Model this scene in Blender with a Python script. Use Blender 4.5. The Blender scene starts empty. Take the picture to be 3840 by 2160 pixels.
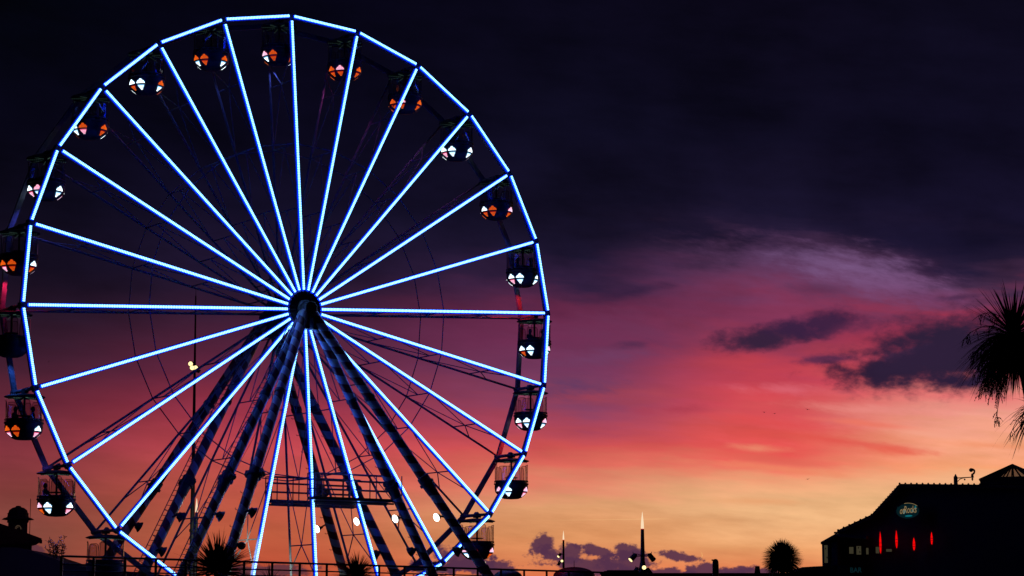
import bpy, math, random
from mathutils import Vector, Matrix, Quaternion
random.seed(7)
C = bpy.context.scene.collection
PI = math.pi
R_ = math.radians
# ------------------------------------------------------------------ camera
F = 8917.0; PITCH = 0.1478
CAMZ = 1.6
cam_d = bpy.data.cameras.new('camera'); cam = bpy.data.objects.new('camera', cam_d); C.objects.link(cam)
cam.location = (0, 0, CAMZ); cam.rotation_euler = (PI/2 + PITCH, 0, 0)
cam_d.sensor_width = 36; cam_d.lens = F/3840*36; cam_d.clip_start = 0.5; cam_d.clip_end = 20000
bpy.context.scene.camera = cam

def ray(px, py):
    u = (px-1920)/F; v = (1080-py)/F
    return Vector((u, math.cos(PITCH)-v*math.sin(PITCH), math.sin(PITCH)+v*math.cos(PITCH)))
def at(px, py, D):
    r = ray(px, py); s = D/r.y
    return Vector((r.x*s, D, r.z*s+CAMZ))
def azel(px, py):
    r = ray(px, py).normalized()
    return math.degrees(math.atan2(r.x, r.y)), math.degrees(math.asin(r.z))
def lin(c):
    return tuple((x/255/12.92) if x/255 <= .04045 else ((x/255+.055)/1.055)**2.4 for x in c)

# ------------------------------------------------------------------ mesh builder
class MB:
    def __init__(s): s.v = []; s.f = []; s.m = []
    def add(s, vs, fs, mi=0):
        o = len(s.v); s.v += [tuple(v) for v in vs]; s.f += [tuple(o+i for i in f) for f in fs]; s.m += [mi]*len(fs)
        return s
    def tube(s, p0, p1, r0, r1=None, n=8, mi=0, cap=True):
        r1 = r0 if r1 is None else r1
        p0 = Vector(p0); p1 = Vector(p1); d = (p1-p0).normalized()
        a = d.orthogonal().normalized(); b = d.cross(a)
        vs = []
        for p, r in ((p0, r0), (p1, r1)):
            for i in range(n):
                t = 2*PI*i/n; vs.append(p+a*(r*math.cos(t))+b*(r*math.sin(t)))
        fs = [(i, (i+1) % n, n+(i+1) % n, n+i) for i in range(n)]
        if cap: fs += [tuple(range(n-1, -1, -1)), tuple(range(n, 2*n))]
        return s.add(vs, fs, mi)
    def path(s, pts, r, n=6, mi=0, r_end=None):
        pts = [Vector(p) for p in pts]; vs = []; L = len(pts)
        for j, p in enumerate(pts):
            d = (pts[min(j+1, L-1)]-pts[max(j-1, 0)]).normalized()
            up = Vector((0.13, 0.21, 1)) if abs(d.z) < .95 else Vector((1, .1, 0))
            a = d.cross(up).normalized(); b = a.cross(d)
            rr = r if r_end is None else r+(r_end-r)*j/(L-1)
            vs += [p+a*(rr*math.cos(2*PI*i/n))+b*(rr*math.sin(2*PI*i/n)) for i in range(n)]
        fs = [(j*n+i, j*n+(i+1) % n, (j+1)*n+(i+1) % n, (j+1)*n+i) for j in range(L-1) for i in range(n)]
        fs += [tuple(range(n-1, -1, -1)), tuple(range((L-1)*n, L*n))]
        return s.add(vs, fs, mi)
    def box(s, c, sz, rot=None, mi=0, taper=1.0):
        c = Vector(c); h = Vector(sz)/2; vs = []
        for z in (-1, 1):
            k = taper if z > 0 else 1
            for x, y in ((-1, -1), (1, -1), (1, 1), (-1, 1)):
                v = Vector((x*h.x*k, y*h.y*k, z*h.z))
                if rot is not None: v = rot @ v
                vs.append(c+v)
        return s.add(vs, [(3, 2, 1, 0), (4, 5, 6, 7), (0, 1, 5, 4), (1, 2, 6, 5), (2, 3, 7, 6), (3, 0, 4, 7)], mi)
    def bar(s, p0, p1, w, h, up=(0, 0, 1), mi=0):
        p0 = Vector(p0); p1 = Vector(p1); d = p1-p0; z = d.normalized()
        x = z.cross(Vector(up)).normalized(); y = z.cross(x)
        rot = Matrix((x, y, z)).transposed()
        return s.box((p0+p1)/2, (w, h, d.length), rot, mi)
    def lathe(s, prof, n=24, c=(0, 0, 0), mi=0, cap=True, ax='z'):
        vs = []; c = Vector(c)
        for r, z in prof:
            for i in range(n):
                t = 2*PI*i/n
                vs.append(c+(Vector((r*math.sin(t), -r*math.cos(t), z)) if ax == 'z' else Vector((r*math.sin(t), z, r*math.cos(t)))))
        L = len(prof)
        fs = [(j*n+i, j*n+(i+1) % n, (j+1)*n+(i+1) % n, (j+1)*n+i) for j in range(L-1) for i in range(n)]
        if cap: fs += [tuple(range(n-1, -1, -1)), tuple(range((L-1)*n, L*n))]
        return s.add(vs, fs, mi)
    def prism(s, poly, y0, y1, mi=0):
        """poly in (x,z), extruded along y"""
        n = len(poly)
        vs = [(x, y0, z) for x, z in poly]+[(x, y1, z) for x, z in poly]
        fs = [tuple(range(n)), tuple(range(2*n-1, n-1, -1))]+[(i, n+i, n+(i+1) % n, (i+1) % n) for i in range(n)]
        return s.add(vs, fs, mi)
    def ell(s, c, rad, nu=8, nv=5, rot=None, mi=0):
        c = Vector(c); vs = []
        for j in range(1, nv):
            ph = PI*j/nv
            for i in range(nu):
                t = 2*PI*i/nu
                v = Vector((rad[0]*math.sin(ph)*math.cos(t), rad[1]*math.sin(ph)*math.sin(t), rad[2]*math.cos(ph)))
                vs.append(c+(rot @ v if rot is not None else v))
        for z in (1, -1):
            v = Vector((0, 0, z*rad[2])); vs.append(c+(rot @ v if rot is not None else v))
        T = (nv-1)*nu; fs = []
        for j in range(nv-2):
            for i in range(nu): fs.append((j*nu+i, (j+1)*nu+i, (j+1)*nu+(i+1) % nu, j*nu+(i+1) % nu))
        for i in range(nu):
            fs.append((T, i, (i+1) % nu)); fs.append((T+1, (nv-2)*nu+(i+1) % nu, (nv-2)*nu+i))
        return s.add(vs, fs, mi)
    def mesh(s, name, mats, smooth=False):
        me = bpy.data.meshes.new(name); me.from_pydata(s.v, [], s.f); me.update()
        for m in (mats if isinstance(mats, (list, tuple)) else [mats]): me.materials.append(m)
        for i, p in enumerate(me.polygons): p.material_index = s.m[i]; p.use_smooth = smooth
        return me
    def build(s, name, mats, parent=None, smooth=False, loc=None):
        return link(name, s.mesh(name, mats, smooth), parent, loc)

def link(name, me, parent=None, loc=None):
    o = bpy.data.objects.new(name, me); C.objects.link(o); o.parent = parent
    if loc is not None: o.location = loc
    return o
def empty(name, loc=(0, 0, 0), rz=0):
    o = bpy.data.objects.new(name, None); C.objects.link(o); o.location = loc; o.rotation_euler = (0, 0, rz); o.empty_display_size = .3
    return o
def tag(o, label=None, cat=None, group=None, kind=None):
    if label: o['label'] = label
    if cat: o['category'] = cat
    if group: o['group'] = group
    if kind: o['kind'] = kind
    return o
def copy_tree(o, parent=None):
    c = o.copy(); C.objects.link(c); c.parent = parent
    for ch in list(o.children): copy_tree(ch, c)
    return c

# ------------------------------------------------------------------ materials
def nodes_of(m):
    m.use_nodes = True; nt = m.node_tree; return nt, nt.nodes, nt.links
def paint(name, col, rough=.5, metal=0., nscale=6., var=.25, bump=0.):
    m = bpy.data.materials.new(name); nt, N, L = nodes_of(m); b = N['Principled BSDF']
    tc = N.new('ShaderNodeTexCoord'); no = N.new('ShaderNodeTexNoise'); no.inputs['Scale'].default_value = nscale; no.inputs['Detail'].default_value = 5
    L.new(tc.outputs['Object'], no.inputs['Vector'])
    r = N.new('ShaderNodeValToRGB'); L.new(no.outputs['Fac'], r.inputs['Fac'])
    r.color_ramp.elements[0].position = .3; r.color_ramp.elements[1].position = .7
    r.color_ramp.elements[0].color = (*[c*(1-var) for c in col], 1); r.color_ramp.elements[1].color = (*[min(1, c*(1+var)) for c in col], 1)
    L.new(r.outputs['Color'], b.inputs['Base Color'])
    b.inputs['Roughness'].default_value = rough; b.inputs['Metallic'].default_value = metal
    if bump:
        bp = N.new('ShaderNodeBump'); bp.inputs['Strength'].default_value = bump; L.new(no.outputs['Fac'], bp.inputs['Height']); L.new(bp.outputs['Normal'], b.inputs['Normal'])
    return m
def glow(name, col, strength, sample=True, base=(.02, .02, .02)):
    m = bpy.data.materials.new(name); nt, N, L = nodes_of(m); b = N['Principled BSDF']
    b.inputs['Base Color'].default_value = (*base, 1); b.inputs['Emission Color'].default_value = (*col, 1); b.inputs['Emission Strength'].default_value = strength
    b.inputs['Specular IOR Level'].default_value = 0
    m.cycles.emission_sampling = 'AUTO' if sample else 'NONE'
    return m
def glass(name, tint, gl=.12):
    m = bpy.data.materials.new(name); nt, N, L = nodes_of(m); N.remove(N['Principled BSDF'])
    t = N.new('ShaderNodeBsdfTransparent'); t.inputs['Color'].default_value = (*tint, 1)
    g = N.new('ShaderNodeBsdfGlossy'); g.inputs['Roughness'].default_value = .08; g.inputs['Color'].default_value = (.9, .9, .9, 1)
    lw = N.new('ShaderNodeLayerWeight'); pw = N.new('ShaderNodeMath'); pw.operation = 'POWER'; pw.inputs[1].default_value = 4
    fr = N.new('ShaderNodeMath'); fr.operation = 'MULTIPLY_ADD'; L.new(lw.outputs['Facing'], pw.inputs[0]); L.new(pw.outputs[0], fr.inputs[0]); fr.inputs[1].default_value = .8; fr.inputs[2].default_value = .05
    mx = N.new('ShaderNodeMixShader'); L.new(fr.outputs[0], mx.inputs[0]); L.new(t.outputs[0], mx.inputs[1]); L.new(g.outputs[0], mx.inputs[2])
    L.new(mx.outputs[0], N['Material Output'].inputs['Surface'])
    return m
def stripes(name):
    m = bpy.data.materials.new(name); nt, N, L = nodes_of(m); b = N['Principled BSDF']
    tc = N.new('ShaderNodeTexCoord'); sp = N.new('ShaderNodeSeparateXYZ'); L.new(tc.outputs['Object'], sp.inputs[0])
    def mt(op, a, c=None):
        n = N.new('ShaderNodeMath'); n.operation = op
        for i, x in enumerate((a, c)):
            if x is None: continue
            if isinstance(x, (int, float)): n.inputs[i].default_value = x
            else: L.new(x, n.inputs[i])
        return n.outputs[0]
    ang = mt('DIVIDE', mt('ARCTAN2', sp.outputs[1], sp.outputs[0]), 2*PI)
    v = mt('FRACT', mt('ADD', mt('DIVIDE', sp.outputs[2], 1.0), mt('ADD', ang, 10)))
    k = mt('GREATER_THAN', v, .5)
    no = N.new('ShaderNodeTexNoise'); no.inputs['Scale'].default_value = 5; L.new(tc.outputs['Object'], no.inputs['Vector'])
    r = N.new('ShaderNodeMix'); r.data_type = 'RGBA'; L.new(k, r.inputs[0]); r.inputs[6].default_value = (.12, .005, .005, 1); r.inputs[7].default_value = (.42, .43, .42, 1)
    d = N.new('ShaderNodeMix'); d.data_type = 'RGBA'; d.blend_type = 'MULTIPLY'; d.inputs[0].default_value = .35; L.new(r.outputs[2], d.inputs[6]); L.new(no.outputs['Fac'], d.inputs[7])
    L.new(d.outputs[2], b.inputs['Base Color']); b.inputs['Roughness'].default_value = .38
    return m

M = {}
M['steel'] = paint('painted_steel', (.08, .085, .085), .55)
M['dark'] = paint('dark_paint', (.03, .03, .035), .5)
M['black'] = paint('black_metal', (.015, .015, .017), .5)
M['hub'] = paint('hub_steel', (.07, .07, .09), .4)
M['rim'] = paint('rim_paint', (.11, .11, .13), .5)
M['channel'] = paint('led_channel', (.05, .06, .1), .6)
M['bowl'] = paint('gondola_shell', (.006, .006, .008), .6)
M['canopy'] = paint('canopy_shell', (.014, .014, .016), .6)
M['stripe'] = stripes('candy_stripe')
M['tube'] = glow('led_halo_tube', (.0005, .022, 1.0), 7.5)  # glowing tube added for the blue glare halo and cast around the bulbs
M['bulb'] = glow('led_bulb', (.23, .64, 1.0), 3.8, False)
M['glass'] = glass('acrylic', (.72, .66, .68))
M['ground'] = paint('asphalt', (.04, .038, .036), .9, nscale=.6, bump=.2)
M['grass'] = paint('dark_turf', (.006, .007, .004), 1., nscale=3)
M['concrete'] = paint('weathered_concrete', (.03, .028, .026), .9, nscale=1.5, bump=.3)
M['leaf'] = paint('palm_leaf', (.015, .022, .01), .6)
M['bark'] = paint('palm_bark', (.03, .022, .016), .9, nscale=12, bump=.6)
M['tile'] = paint('roof_tile', (.05, .025, .02), .8, nscale=9, bump=.4)
M['wall'] = paint('dark_timber', (.035, .03, .034), .85)
M['floodlit'] = glow('flood_lens_lit', (.95, 1.0, .88), 5, True)
M['lens'] = paint('flood_lens', (.08, .09, .1), .15)
M['warm'] = glow('warm_lamp', (1.0, .80, .36), 1.6, False)
M['cone'] = glow('beacon_cone', lin((252, 222, 185)), 1.0, False)
M['conebase'] = glow('beacon_collar', lin((235, 70, 50)), .8, False)
M['skin'] = paint('skin', (.25, .15, .1), .6)
M['cloth'] = paint('dark_clothes', (.02, .02, .03), .9)
M['hair'] = paint('hair', (.01, .008, .006), .7)
M['pw'] = glow('led_white_plate', (.25, .6, 1.0), 1.1, False); M['dw'] = glow('led_white', (.85, .97, 1.0), 3.0, False)
M['po'] = glow('led_red_plate', (.32, .006, .002), .8, False); M['do'] = glow('led_orange', (1.0, .15, .008), 1.25, False)
M['pp'] = glow('led_pink_plate', (.85, .10, .22), .9, False); M['dp'] = glow('led_pink', (1.0, .72, .95), 1.5, False)
M['px'] = paint('led_off', (.02, .02, .02), .4)
M['dotg'] = glow('canopy_led', (.25, .5, .38), .35, False)
M['red'] = glow('red_lamp', (1.0, .002, .002), .85, True)
M['win'] = glow('tan_window', lin((54, 50, 36)), 1.0, False)  # panes emit one even dim tan
M['teal'] = glow('sign_teal', (.001, .010, .013), 1.0, False)
M['tealb'] = glow('sign_teal_bright', (.004, .13, .16), 1.0, False)
M['gold'] = glow('sign_gold', (.8, .55, .25), .3, False)
M['bar'] = glow('bar_letter', (.002, .014, .018), 1.0, False)

# ------------------------------------------------------------------ world sky
def build_world():
    w = bpy.data.worlds.new('World'); bpy.context.scene.world = w; w.use_nodes = True
    nt = w.node_tree; N = nt.nodes; L = nt.links; N.clear()
    def sock(n, i, x):
        if x is None: return
        if isinstance(x, (int, float)): n.inputs[i].default_value = x
        elif isinstance(x, tuple): n.inputs[i].default_value = (*x, 1) if len(n.inputs[i].default_value) == 4 and len(x) == 3 else x
        else: L.new(x, n.inputs[i])
    def mt(op, a, b=None, c=None, clamp=False):
        n = N.new('ShaderNodeMath'); n.operation = op; n.use_clamp = clamp
        for i, x in enumerate((a, b, c)): sock(n, i, x)
        return n.outputs[0]
    def ss(x, a, b, lo=0., hi=1.):
        n = N.new('ShaderNodeMapRange'); n.interpolation_type = 'SMOOTHSTEP'
        sock(n, 0, x); sock(n, 1, a); sock(n, 2, b); sock(n, 3, lo); sock(n, 4, hi); return n.outputs[0]
    def mix(f, a, b, mode='MIX'):
        n = N.new('ShaderNodeMix'); n.data_type = 'RGBA'; n.blend_type = mode; n.clamp_factor = True
        sock(n, 0, f); sock(n, 6, a); sock(n, 7, b); return n.outputs[2]
    def noise(x, y, z, detail=4, rough=.55):
        cb = N.new('ShaderNodeCombineXYZ'); sock(cb, 0, x); sock(cb, 1, y); sock(cb, 2, z)
        n = N.new('ShaderNodeTexNoise'); n.inputs['Scale'].default_value = 1; n.inputs['Detail'].default_value = detail; n.inputs['Roughness'].default_value = rough
        L.new(cb.outputs[0], n.inputs['Vector']); return mt('SUBTRACT', n.outputs['Fac'], .5)
    tc = N.new('ShaderNodeTexCoord'); sp = N.new('ShaderNodeSeparateXYZ'); L.new(tc.outputs['Generated'], sp.inputs[0])
    az = mt('MULTIPLY', mt('ARCTAN2', sp.outputs[0], sp.outputs[1]), 180/PI)
    el = mt('MULTIPLY', mt('ARCSINE', sp.outputs[2]), 180/PI)
    tilt = mt('MULTIPLY_ADD', az, .07, el)
    # wind-drawn streak fields
    s1 = noise(mt('MULTIPLY', az, .16), mt('MULTIPLY', tilt, .9), 3.1, 5, .55)
    s2 = noise(mt('MULTIPLY', az, .45), mt('MULTIPLY', tilt, 2.4), 9.7, 5, .6)
    s3 = noise(mt('MULTIPLY', az, .9), mt('MULTIPLY', el, 1.3), 5.5, 6, .6)
    amp = ss(az, -4., 3., .35, 1.)
    warp = mt('ADD', mt('MULTIPLY', s1, 2.6), mt('MULTIPLY', s2, .8))
    warp = mt('MULTIPLY', warp, mt('MULTIPLY', amp, ss(el, 1.5, 5., .45, 1.)))
    e2 = mt('ADD', el, warp)
    t = mt('DIVIDE', e2, 16., clamp=True)
    cols = {
      0: [(0,(2,3,13)),(500,(5,4,18)),(800,(11,8,24)),(1000,(17,11,28)),(1100,(25,15,33)),(1200,(36,20,38)),(1300,(50,25,43)),(1400,(68,30,48)),(1550,(100,38,55)),(1700,(130,52,62)),(1850,(126,58,56)),(2000,(132,72,62)),(2160,(120,62,50))],
      1000: [(0,(4,3,17)),(500,(8,6,24)),(800,(15,11,33)),(1000,(27,17,41)),(1100,(38,22,46)),(1200,(56,28,52)),(1300,(80,33,58)),(1400,(104,38,64)),(1550,(156,52,72)),(1680,(192,70,80)),(1800,(194,84,74)),(2000,(190,92,64)),(2160,(182,74,50))],
      2150: [(0,(8,6,22)),(500,(11,9,28)),(800,(18,14,36)),(950,(26,19,44)),(1030,(44,27,56)),(1110,(76,36,68)),(1180,(106,42,76)),(1260,(110,46,82)),(1380,(114,56,92)),(1480,(128,62,94)),(1570,(168,68,88)),(1680,(210,84,84)),(1760,(222,106,92)),(1850,(226,142,110)),(1920,(228,162,114)),(2030,(224,150,98)),(2160,(226,118,76))],
      2900: [(0,(10,7,24)),(500,(13,10,30)),(800,(20,15,38)),(880,(30,21,46)),(950,(62,38,66)),(1020,(96,50,84)),(1120,(118,48,80)),(1220,(126,50,82)),(1320,(150,56,82)),(1400,(186,62,80)),(1480,(208,70,80)),(1560,(216,84,88)),(1650,(224,82,78)),(1720,(232,108,92)),(1780,(238,148,112)),(1850,(240,172,126)),(1930,(238,182,130)),(2040,(230,158,104)),(2160,(232,130,82))],
      3650: [(0,(9,7,23)),(500,(12,9,29)),(900,(20,15,40)),(1010,(32,23,50)),(1080,(62,38,66)),(1140,(112,52,84)),(1190,(160,50,76)),(1260,(196,58,78)),(1400,(216,84,94)),(1480,(230,130,122)),(1560,(238,156,138)),(1640,(240,160,126)),(1720,(240,158,112)),(1800,(242,178,132)),(1950,(238,184,130)),(2160,(234,150,98))],
    }
    prev = None; px_ = None
    for px, st in cols.items():
        r = N.new('ShaderNodeValToRGB'); L.new(t, r.inputs[0]); cr = r.color_ramp; cr.interpolation = 'EASE' if False else 'LINEAR'
        st2 = sorted([(azel(1920, y)[1]/16, c) for y, c in st])
        b0 = st2[0][1]; st2 = [(0., tuple(int(v*.9) for v in b0))]+st2
        cr.elements[0].position = st2[0][0]; cr.elements[0].color = (*lin(st2[0][1]), 1)
        cr.elements[1].position = min(1, st2[-1][0]); cr.elements[1].color = (*lin(st2[-1][1]), 1)
        for p, c in st2[1:-1]:
            e = cr.elements.new(p); e.color = (*lin(c), 1)
        if prev is None: prev = r.outputs[0]
        else: prev = mix(ss(az, azel(px_, 1500)[0], azel(px, 1500)[0]), prev, r.outputs[0])
        px_ = px
    col = prev
    # gentle streak contrast
    br = mt('MULTIPLY_ADD', s2, .55, 1.0); br = mt('MULTIPLY_ADD', s1, .35, br)
    mot = noise(mt('MULTIPLY', az, .33), mt('MULTIPLY', mt('MULTIPLY_ADD', az, .1, el), .7), 4.4, 5, .55)
    br = mt('MULTIPLY_ADD', mt('MULTIPLY', mot, ss(el, 6.5, 9.)), 1.7, br)
    cbr = N.new('ShaderNodeCombineColor'); L.new(br, cbr.inputs[0]); L.new(br, cbr.inputs[1]); L.new(br, cbr.inputs[2])
    col = mix(1., col, cbr.outputs[0], 'MULTIPLY')
    # cloud blobs: (px,py,rx,ry,tilt(image deg, + = rising right),colour,opacity,noise amount, edge)
    fine = noise(mt('MULTIPLY', az, 1.5), mt('MULTIPLY', el, 2.6), 1.3, 7, .6)
    puff = noise(mt('MULTIPLY', az, 3.2), mt('MULTIPLY', el, 4.2), 7.7, 7, .62)
    wisp = noise(mt('MULTIPLY', az, 1.0), mt('MULTIPLY', mt('MULTIPLY_ADD', az, .2, el), 3.4), 2.2, 7, .65)
    def blob(col, px, py, rx, ry, tl, c, op, nf, na, edge=.7):
        a0, e0 = azel(px, py); rxd = math.degrees(rx/F); ryd = math.degrees(ry/F); ct, st = math.cos(R_(tl)), math.sin(R_(tl))
        dx = mt('SUBTRACT', az, a0); dy = mt('SUBTRACT', el, e0)
        u = mt('DIVIDE', mt('ADD', mt('MULTIPLY', dx, ct), mt('MULTIPLY', dy, st)), rxd)
        v = mt('DIVIDE', mt('SUBTRACT', mt('MULTIPLY', dy, ct), mt('MULTIPLY', dx, st)), ryd)
        d = mt('SQRT', mt('ADD', mt('MULTIPLY', u, u), mt('MULTIPLY', v, v)))
        m = mt('MULTIPLY_ADD', nf, na, mt('SUBTRACT', 1., d))
        return mix(ss(m, 0., edge, 0., op), col, lin(c))
    col = blob(col, 2350, 1240, 520, 150, 4, (106, 52, 86), .55, wisp, 1.8, 1.2)
    col = blob(col, 2250, 1340, 330, 50, 4, (112, 62, 100), .7, wisp, 2.0, 1.2)
    col = blob(col, 2120, 1455, 290, 58, 2, (98, 58, 98), .9, wisp, 1.8, 1.2)
    col = blob(col, 2367, 1095, 230, 34, 9, (50, 29, 60), .8, wisp, 1.8, 1.1)
    col = blob(col, 2370, 1292, 130, 24, 2, (82, 42, 76), .8, wisp, 2.0, 1.1)
    col = blob(col, 2530, 1535, 200, 26, 1, (172, 60, 78), .8, wisp, 2.0, 1.1)
    # mauve glow under the cloud deck
    col = blob(col, 3080, 1020, 640, 150, -9, (104, 64, 104), .8, wisp, 1.5, 1.3)
    col = blob(col, 3020, 955, 430, 80, -4, (74, 50, 84), .6, wisp, 1.6, 1.3)
    col = blob(col, 3180, 1000, 360, 92, -9, (128, 94, 140), .8, wisp, 1.8, 1.3)
    col = blob(col, 3360, 1078, 360, 76, -7, (122, 80, 124), .8, wisp, 1.7, 1.3)
    col = blob(col, 3500, 1120, 300, 40, -8, (122, 66, 110), .7, wisp, 2.0, 1.2)
    col = blob(col, 3080, 1085, 170, 34, -4, (92, 44, 76), .7, wisp, 2.4, 1.2)
    col = blob(col, 3600, 1115, 110, 18, 4, (74, 42, 76), .8, fine, 2.0, 1.0)
    dk = (50, 32, 58)
    col = blob(col, 2880, 1268, 300, 66, 6, (78, 38, 72), .8, fine, 1.5, 1.0)
    col = blob(col, 2850, 1275, 260, 58, 5, dk, .95, fine, 1.5, .8)
    col = blob(col, 3070, 1215, 250, 66, 7, (56, 31, 64), .95, fine, 1.5, .8)
    col = blob(col, 3230, 1225, 150, 40, 12, (98, 42, 74), .7, fine, 1.8, 1.0)
    col = blob(col, 3110, 1347, 170, 24, 2, (88, 42, 76), .9, fine, 1.8, .9)
    col = blob(col, 3560, 1310, 560, 215, 10, (68, 40, 70), .85, fine, 1.2, 1.0)
    col = blob(col, 3570, 1315, 500, 180, 11, (44, 30, 56), 1., fine, 1.2, .75)
    col = blob(col, 3350, 1386, 360, 72, 3, (42, 27, 53), 1., fine, 1.4, .85)
    col = blob(col, 3580, 1425, 310, 80, -6, (42, 28, 56), 1., fine, 1.5, .9)
    col = blob(col, 3420, 1330, 130, 30, 8, (66, 44, 80), .5, puff, 2.4, .9)
    col = blob(col, 2960, 1462, 300, 30, -3, (222, 108, 122), .6, wisp, 1.8, 1.2)
    col = blob(col, 3620, 1330, 330, 105, 10, (44, 30, 56), 1., fine, .9, .6)
    col = blob(col, 3440, 1345, 230, 70, 12, (45, 30, 57), .95, fine, 1.0, .7)
    # red streaks falling to the right
    for px, py, rx, ry, tl, c in ((3150, 1655, 480, 20, -8, (224, 84, 76)), (3330, 1690, 200, 26, -5, (232, 100, 80)), (2860, 1715, 330, 20, -7, (224, 98, 84)), (2950, 1590, 420, 30, -6, (222, 76, 78)), (3250, 1590, 330, 14, -7, (236, 118, 98)),
                                  (3300, 1540, 420, 26, -5, (236, 140, 132)), (3480, 1625, 260, 26, -3, (242, 162, 136)), (2830, 1680, 170, 18, -4, (234, 138, 108)), (2950, 1760, 420, 18, -6, (238, 134, 100)), (3700, 1670, 200, 14, -4, (240, 148, 108)), (2850, 1880, 300, 16, -2, (232, 162, 112))):
        col = blob(col, px, py, rx, ry*1.25, tl, c, .8, wisp, 1.5, 1.1)
    lo = (84, 48, 74)
    for px, py, rx, ry, tl in ((2030, 2045, 42, 40, -40), (2075, 2080, 60, 26, -20), (2140, 2075, 60, 30, 0), (2240, 2130, 190, 34, -8),
                               (2250, 2066, 70, 20, -12), (2345, 2075, 60, 34, 10), (2360, 2110, 110, 40, 0), (2540, 2085, 85, 16, -8), (2480, 2150, 120, 20, 0),
                               (2630, 2142, 70, 28, 0), (1740, 2095, 100, 50, -10), (1800, 2130, 130, 34, -6), (1620, 2130, 120, 25, 0), (2760, 2140, 70, 16, 4), (2830, 2150, 120, 18, 0),
                               (120, 2060, 40, 22, -30), (1000, 2140, 160, 22, 0)):
        col = blob(col, px, py, rx*1.25, ry*1.3, tl, lo if px > 1500 else (96, 52, 62), .95, puff, 2.1, .42)
    # contrail
    a0, e0 = azel(2250, 1949)
    line = mt('SUBTRACT', 1., mt('DIVIDE', mt('ABSOLUTE', mt('SUBTRACT', el, mt('MULTIPLY_ADD', mt('SUBTRACT', az, a0), .010, e0))), .012), clamp=True)
    line = mt('MULTIPLY', line, mt('MULTIPLY', ss(az, 0., 2.8), ss(az, 3.9, 3.6)))
    col = mix(mt('MULTIPLY', line, .35), col, lin((252, 205, 140)))
    # away from the afterglow the sky is plain night blue
    nightf = mt('MAXIMUM', ss(az, -13., -40.), ss(az, 35., 80.))
    nightf = mt('MAXIMUM', nightf, ss(el, 15., 40.))
    col = mix(nightf, col, lin((4, 4, 14)))
    col = mix(ss(el, 0.0, -.6), col, lin((6, 5, 6)))
    sky = N.new('ShaderNodeTexSky'); sky.sky_type = 'NISHITA'; sky.sun_disc = False; sky.sun_elevation = R_(-2.5); sky.sun_rotation = R_(20)
    bg = N.new('ShaderNodeBackground'); L.new(col, bg.inputs[0]); bg.inputs[1].default_value = 1.0
    bg2 = N.new('ShaderNodeBackground'); L.new(sky.outputs[0], bg2.inputs[0]); bg2.inputs[1].default_value = .002
    ad = N.new('ShaderNodeAddShader'); L.new(bg.outputs[0], ad.inputs[0]); L.new(bg2.outputs[0], ad.inputs[1])
    out = N.new('ShaderNodeOutputWorld'); L.new(ad.outputs[0], out.inputs[0])
    w.cycles.sampling_method = 'MANUAL'; w.cycles.sample_map_resolution = 1024
build_world()
sun_d = bpy.data.lights.new('sun', 'SUN'); sun = bpy.data.objects.new('sun', sun_d); C.objects.link(sun)
sun_d.energy = .01; sun_d.angle = R_(8); sun_d.color = (1, .6, .4); sun.rotation_euler = (R_(-88.5), 0, R_(-20))

# ------------------------------------------------------------------ ferris wheel
YAW = .6018; RW = 16.0; PH = -.3267; DEP = 2.646
HUB = Vector((-11.12, 125.87, 17.59+CAMZ))
WM = Matrix.Translation(HUB) @ Matrix.Rotation(YAW, 4, 'Z')
wheel = empty('ferris_wheel', HUB, YAW)
tag(wheel, 'huge ferris wheel outlined with glowing icy blue light strips', 'ferris wheel')

def led_meshes(L0, L1, along='z', z0=0):
    """LED strip from L0 to L1 along local z, facing -y"""
    b = MB()
    b.box((0, .06, (L0+L1)/2), (.24, .05, L1-L0), mi=0)
    b.tube((0, -.045, L0), (0, -.045, L1), .072, n=8, mi=1)  # added halo tube behind the bulbs
    n = int((L1-L0)/.092); 
    for i in range(n+1):
        z = L0+.04+(L1-L0-.08)*i/n
        b.ell((0, -.10, z), (.074, .04, .040), 6, 4, mi=2)
    return b
# spoke prototype (points along +z)
sp = MB()
sp.tube((0, .12, .9), (0, .12, RW-.1), .06)
sp.tube((0, DEP-.1, .9), (0, DEP, RW), .065)
rr = [.13*RW, .346*RW, .564*RW, .782*RW]
for i, r in enumerate(rr):
    sp.tube((0, .12, r), (0, DEP-.05, r), .034, n=6)
    if i:
        q = rr[i-1]; mid = (0, (DEP+.1)/2, r)
        sp.tube((0, .12, q), mid, .026, n=6); sp.tube((0, DEP-.05, q), mid, .026, n=6)
mid = (0, (DEP+.1)/2, rr[3]); sp.tube(mid, (0, .12, .88*RW), .03, n=6); sp.tube(mid, (0, DEP-.03, .86*RW), .03, n=6)
sp_me = sp.mesh('spoke', M['steel'])
led_sp = led_meshes(1.05, RW-.28).mesh('led_strip', [M['channel'], M['tube'], M['bulb']])
seg = 2*RW*math.sin(PI/24)
led_rm = led_meshes(-seg/2+.16, seg/2-.16).mesh('rim_led_strip', [M['channel'], M['tube'], M['bulb']])
rm = MB(); rm.box((0, .2, 0), (.14, .22, seg)); rm.box((0, .12, seg/2), (.26, .36, .3)); rm_me = rm.mesh('rim_segment', M['rim'])
rb = MB(); rb.box((0, DEP, 0), (.26, .16, seg+.02)); rb.tube((0, DEP, seg/2), (.0, DEP+.2, seg/2), .16, n=10); rb_me = rb.mesh('rim_segment', M['rim'])
ax = MB(); ax.tube((0, .2, RW), (0, DEP, RW), .075, .10, n=10); ax.box((0, DEP*.5, RW-.05), (.22, .3, .22)); ax.box((0, .1, RW-.02), (.2, .25, .3)); ax_me = ax.mesh('gondola_axle', M['rim'])
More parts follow.
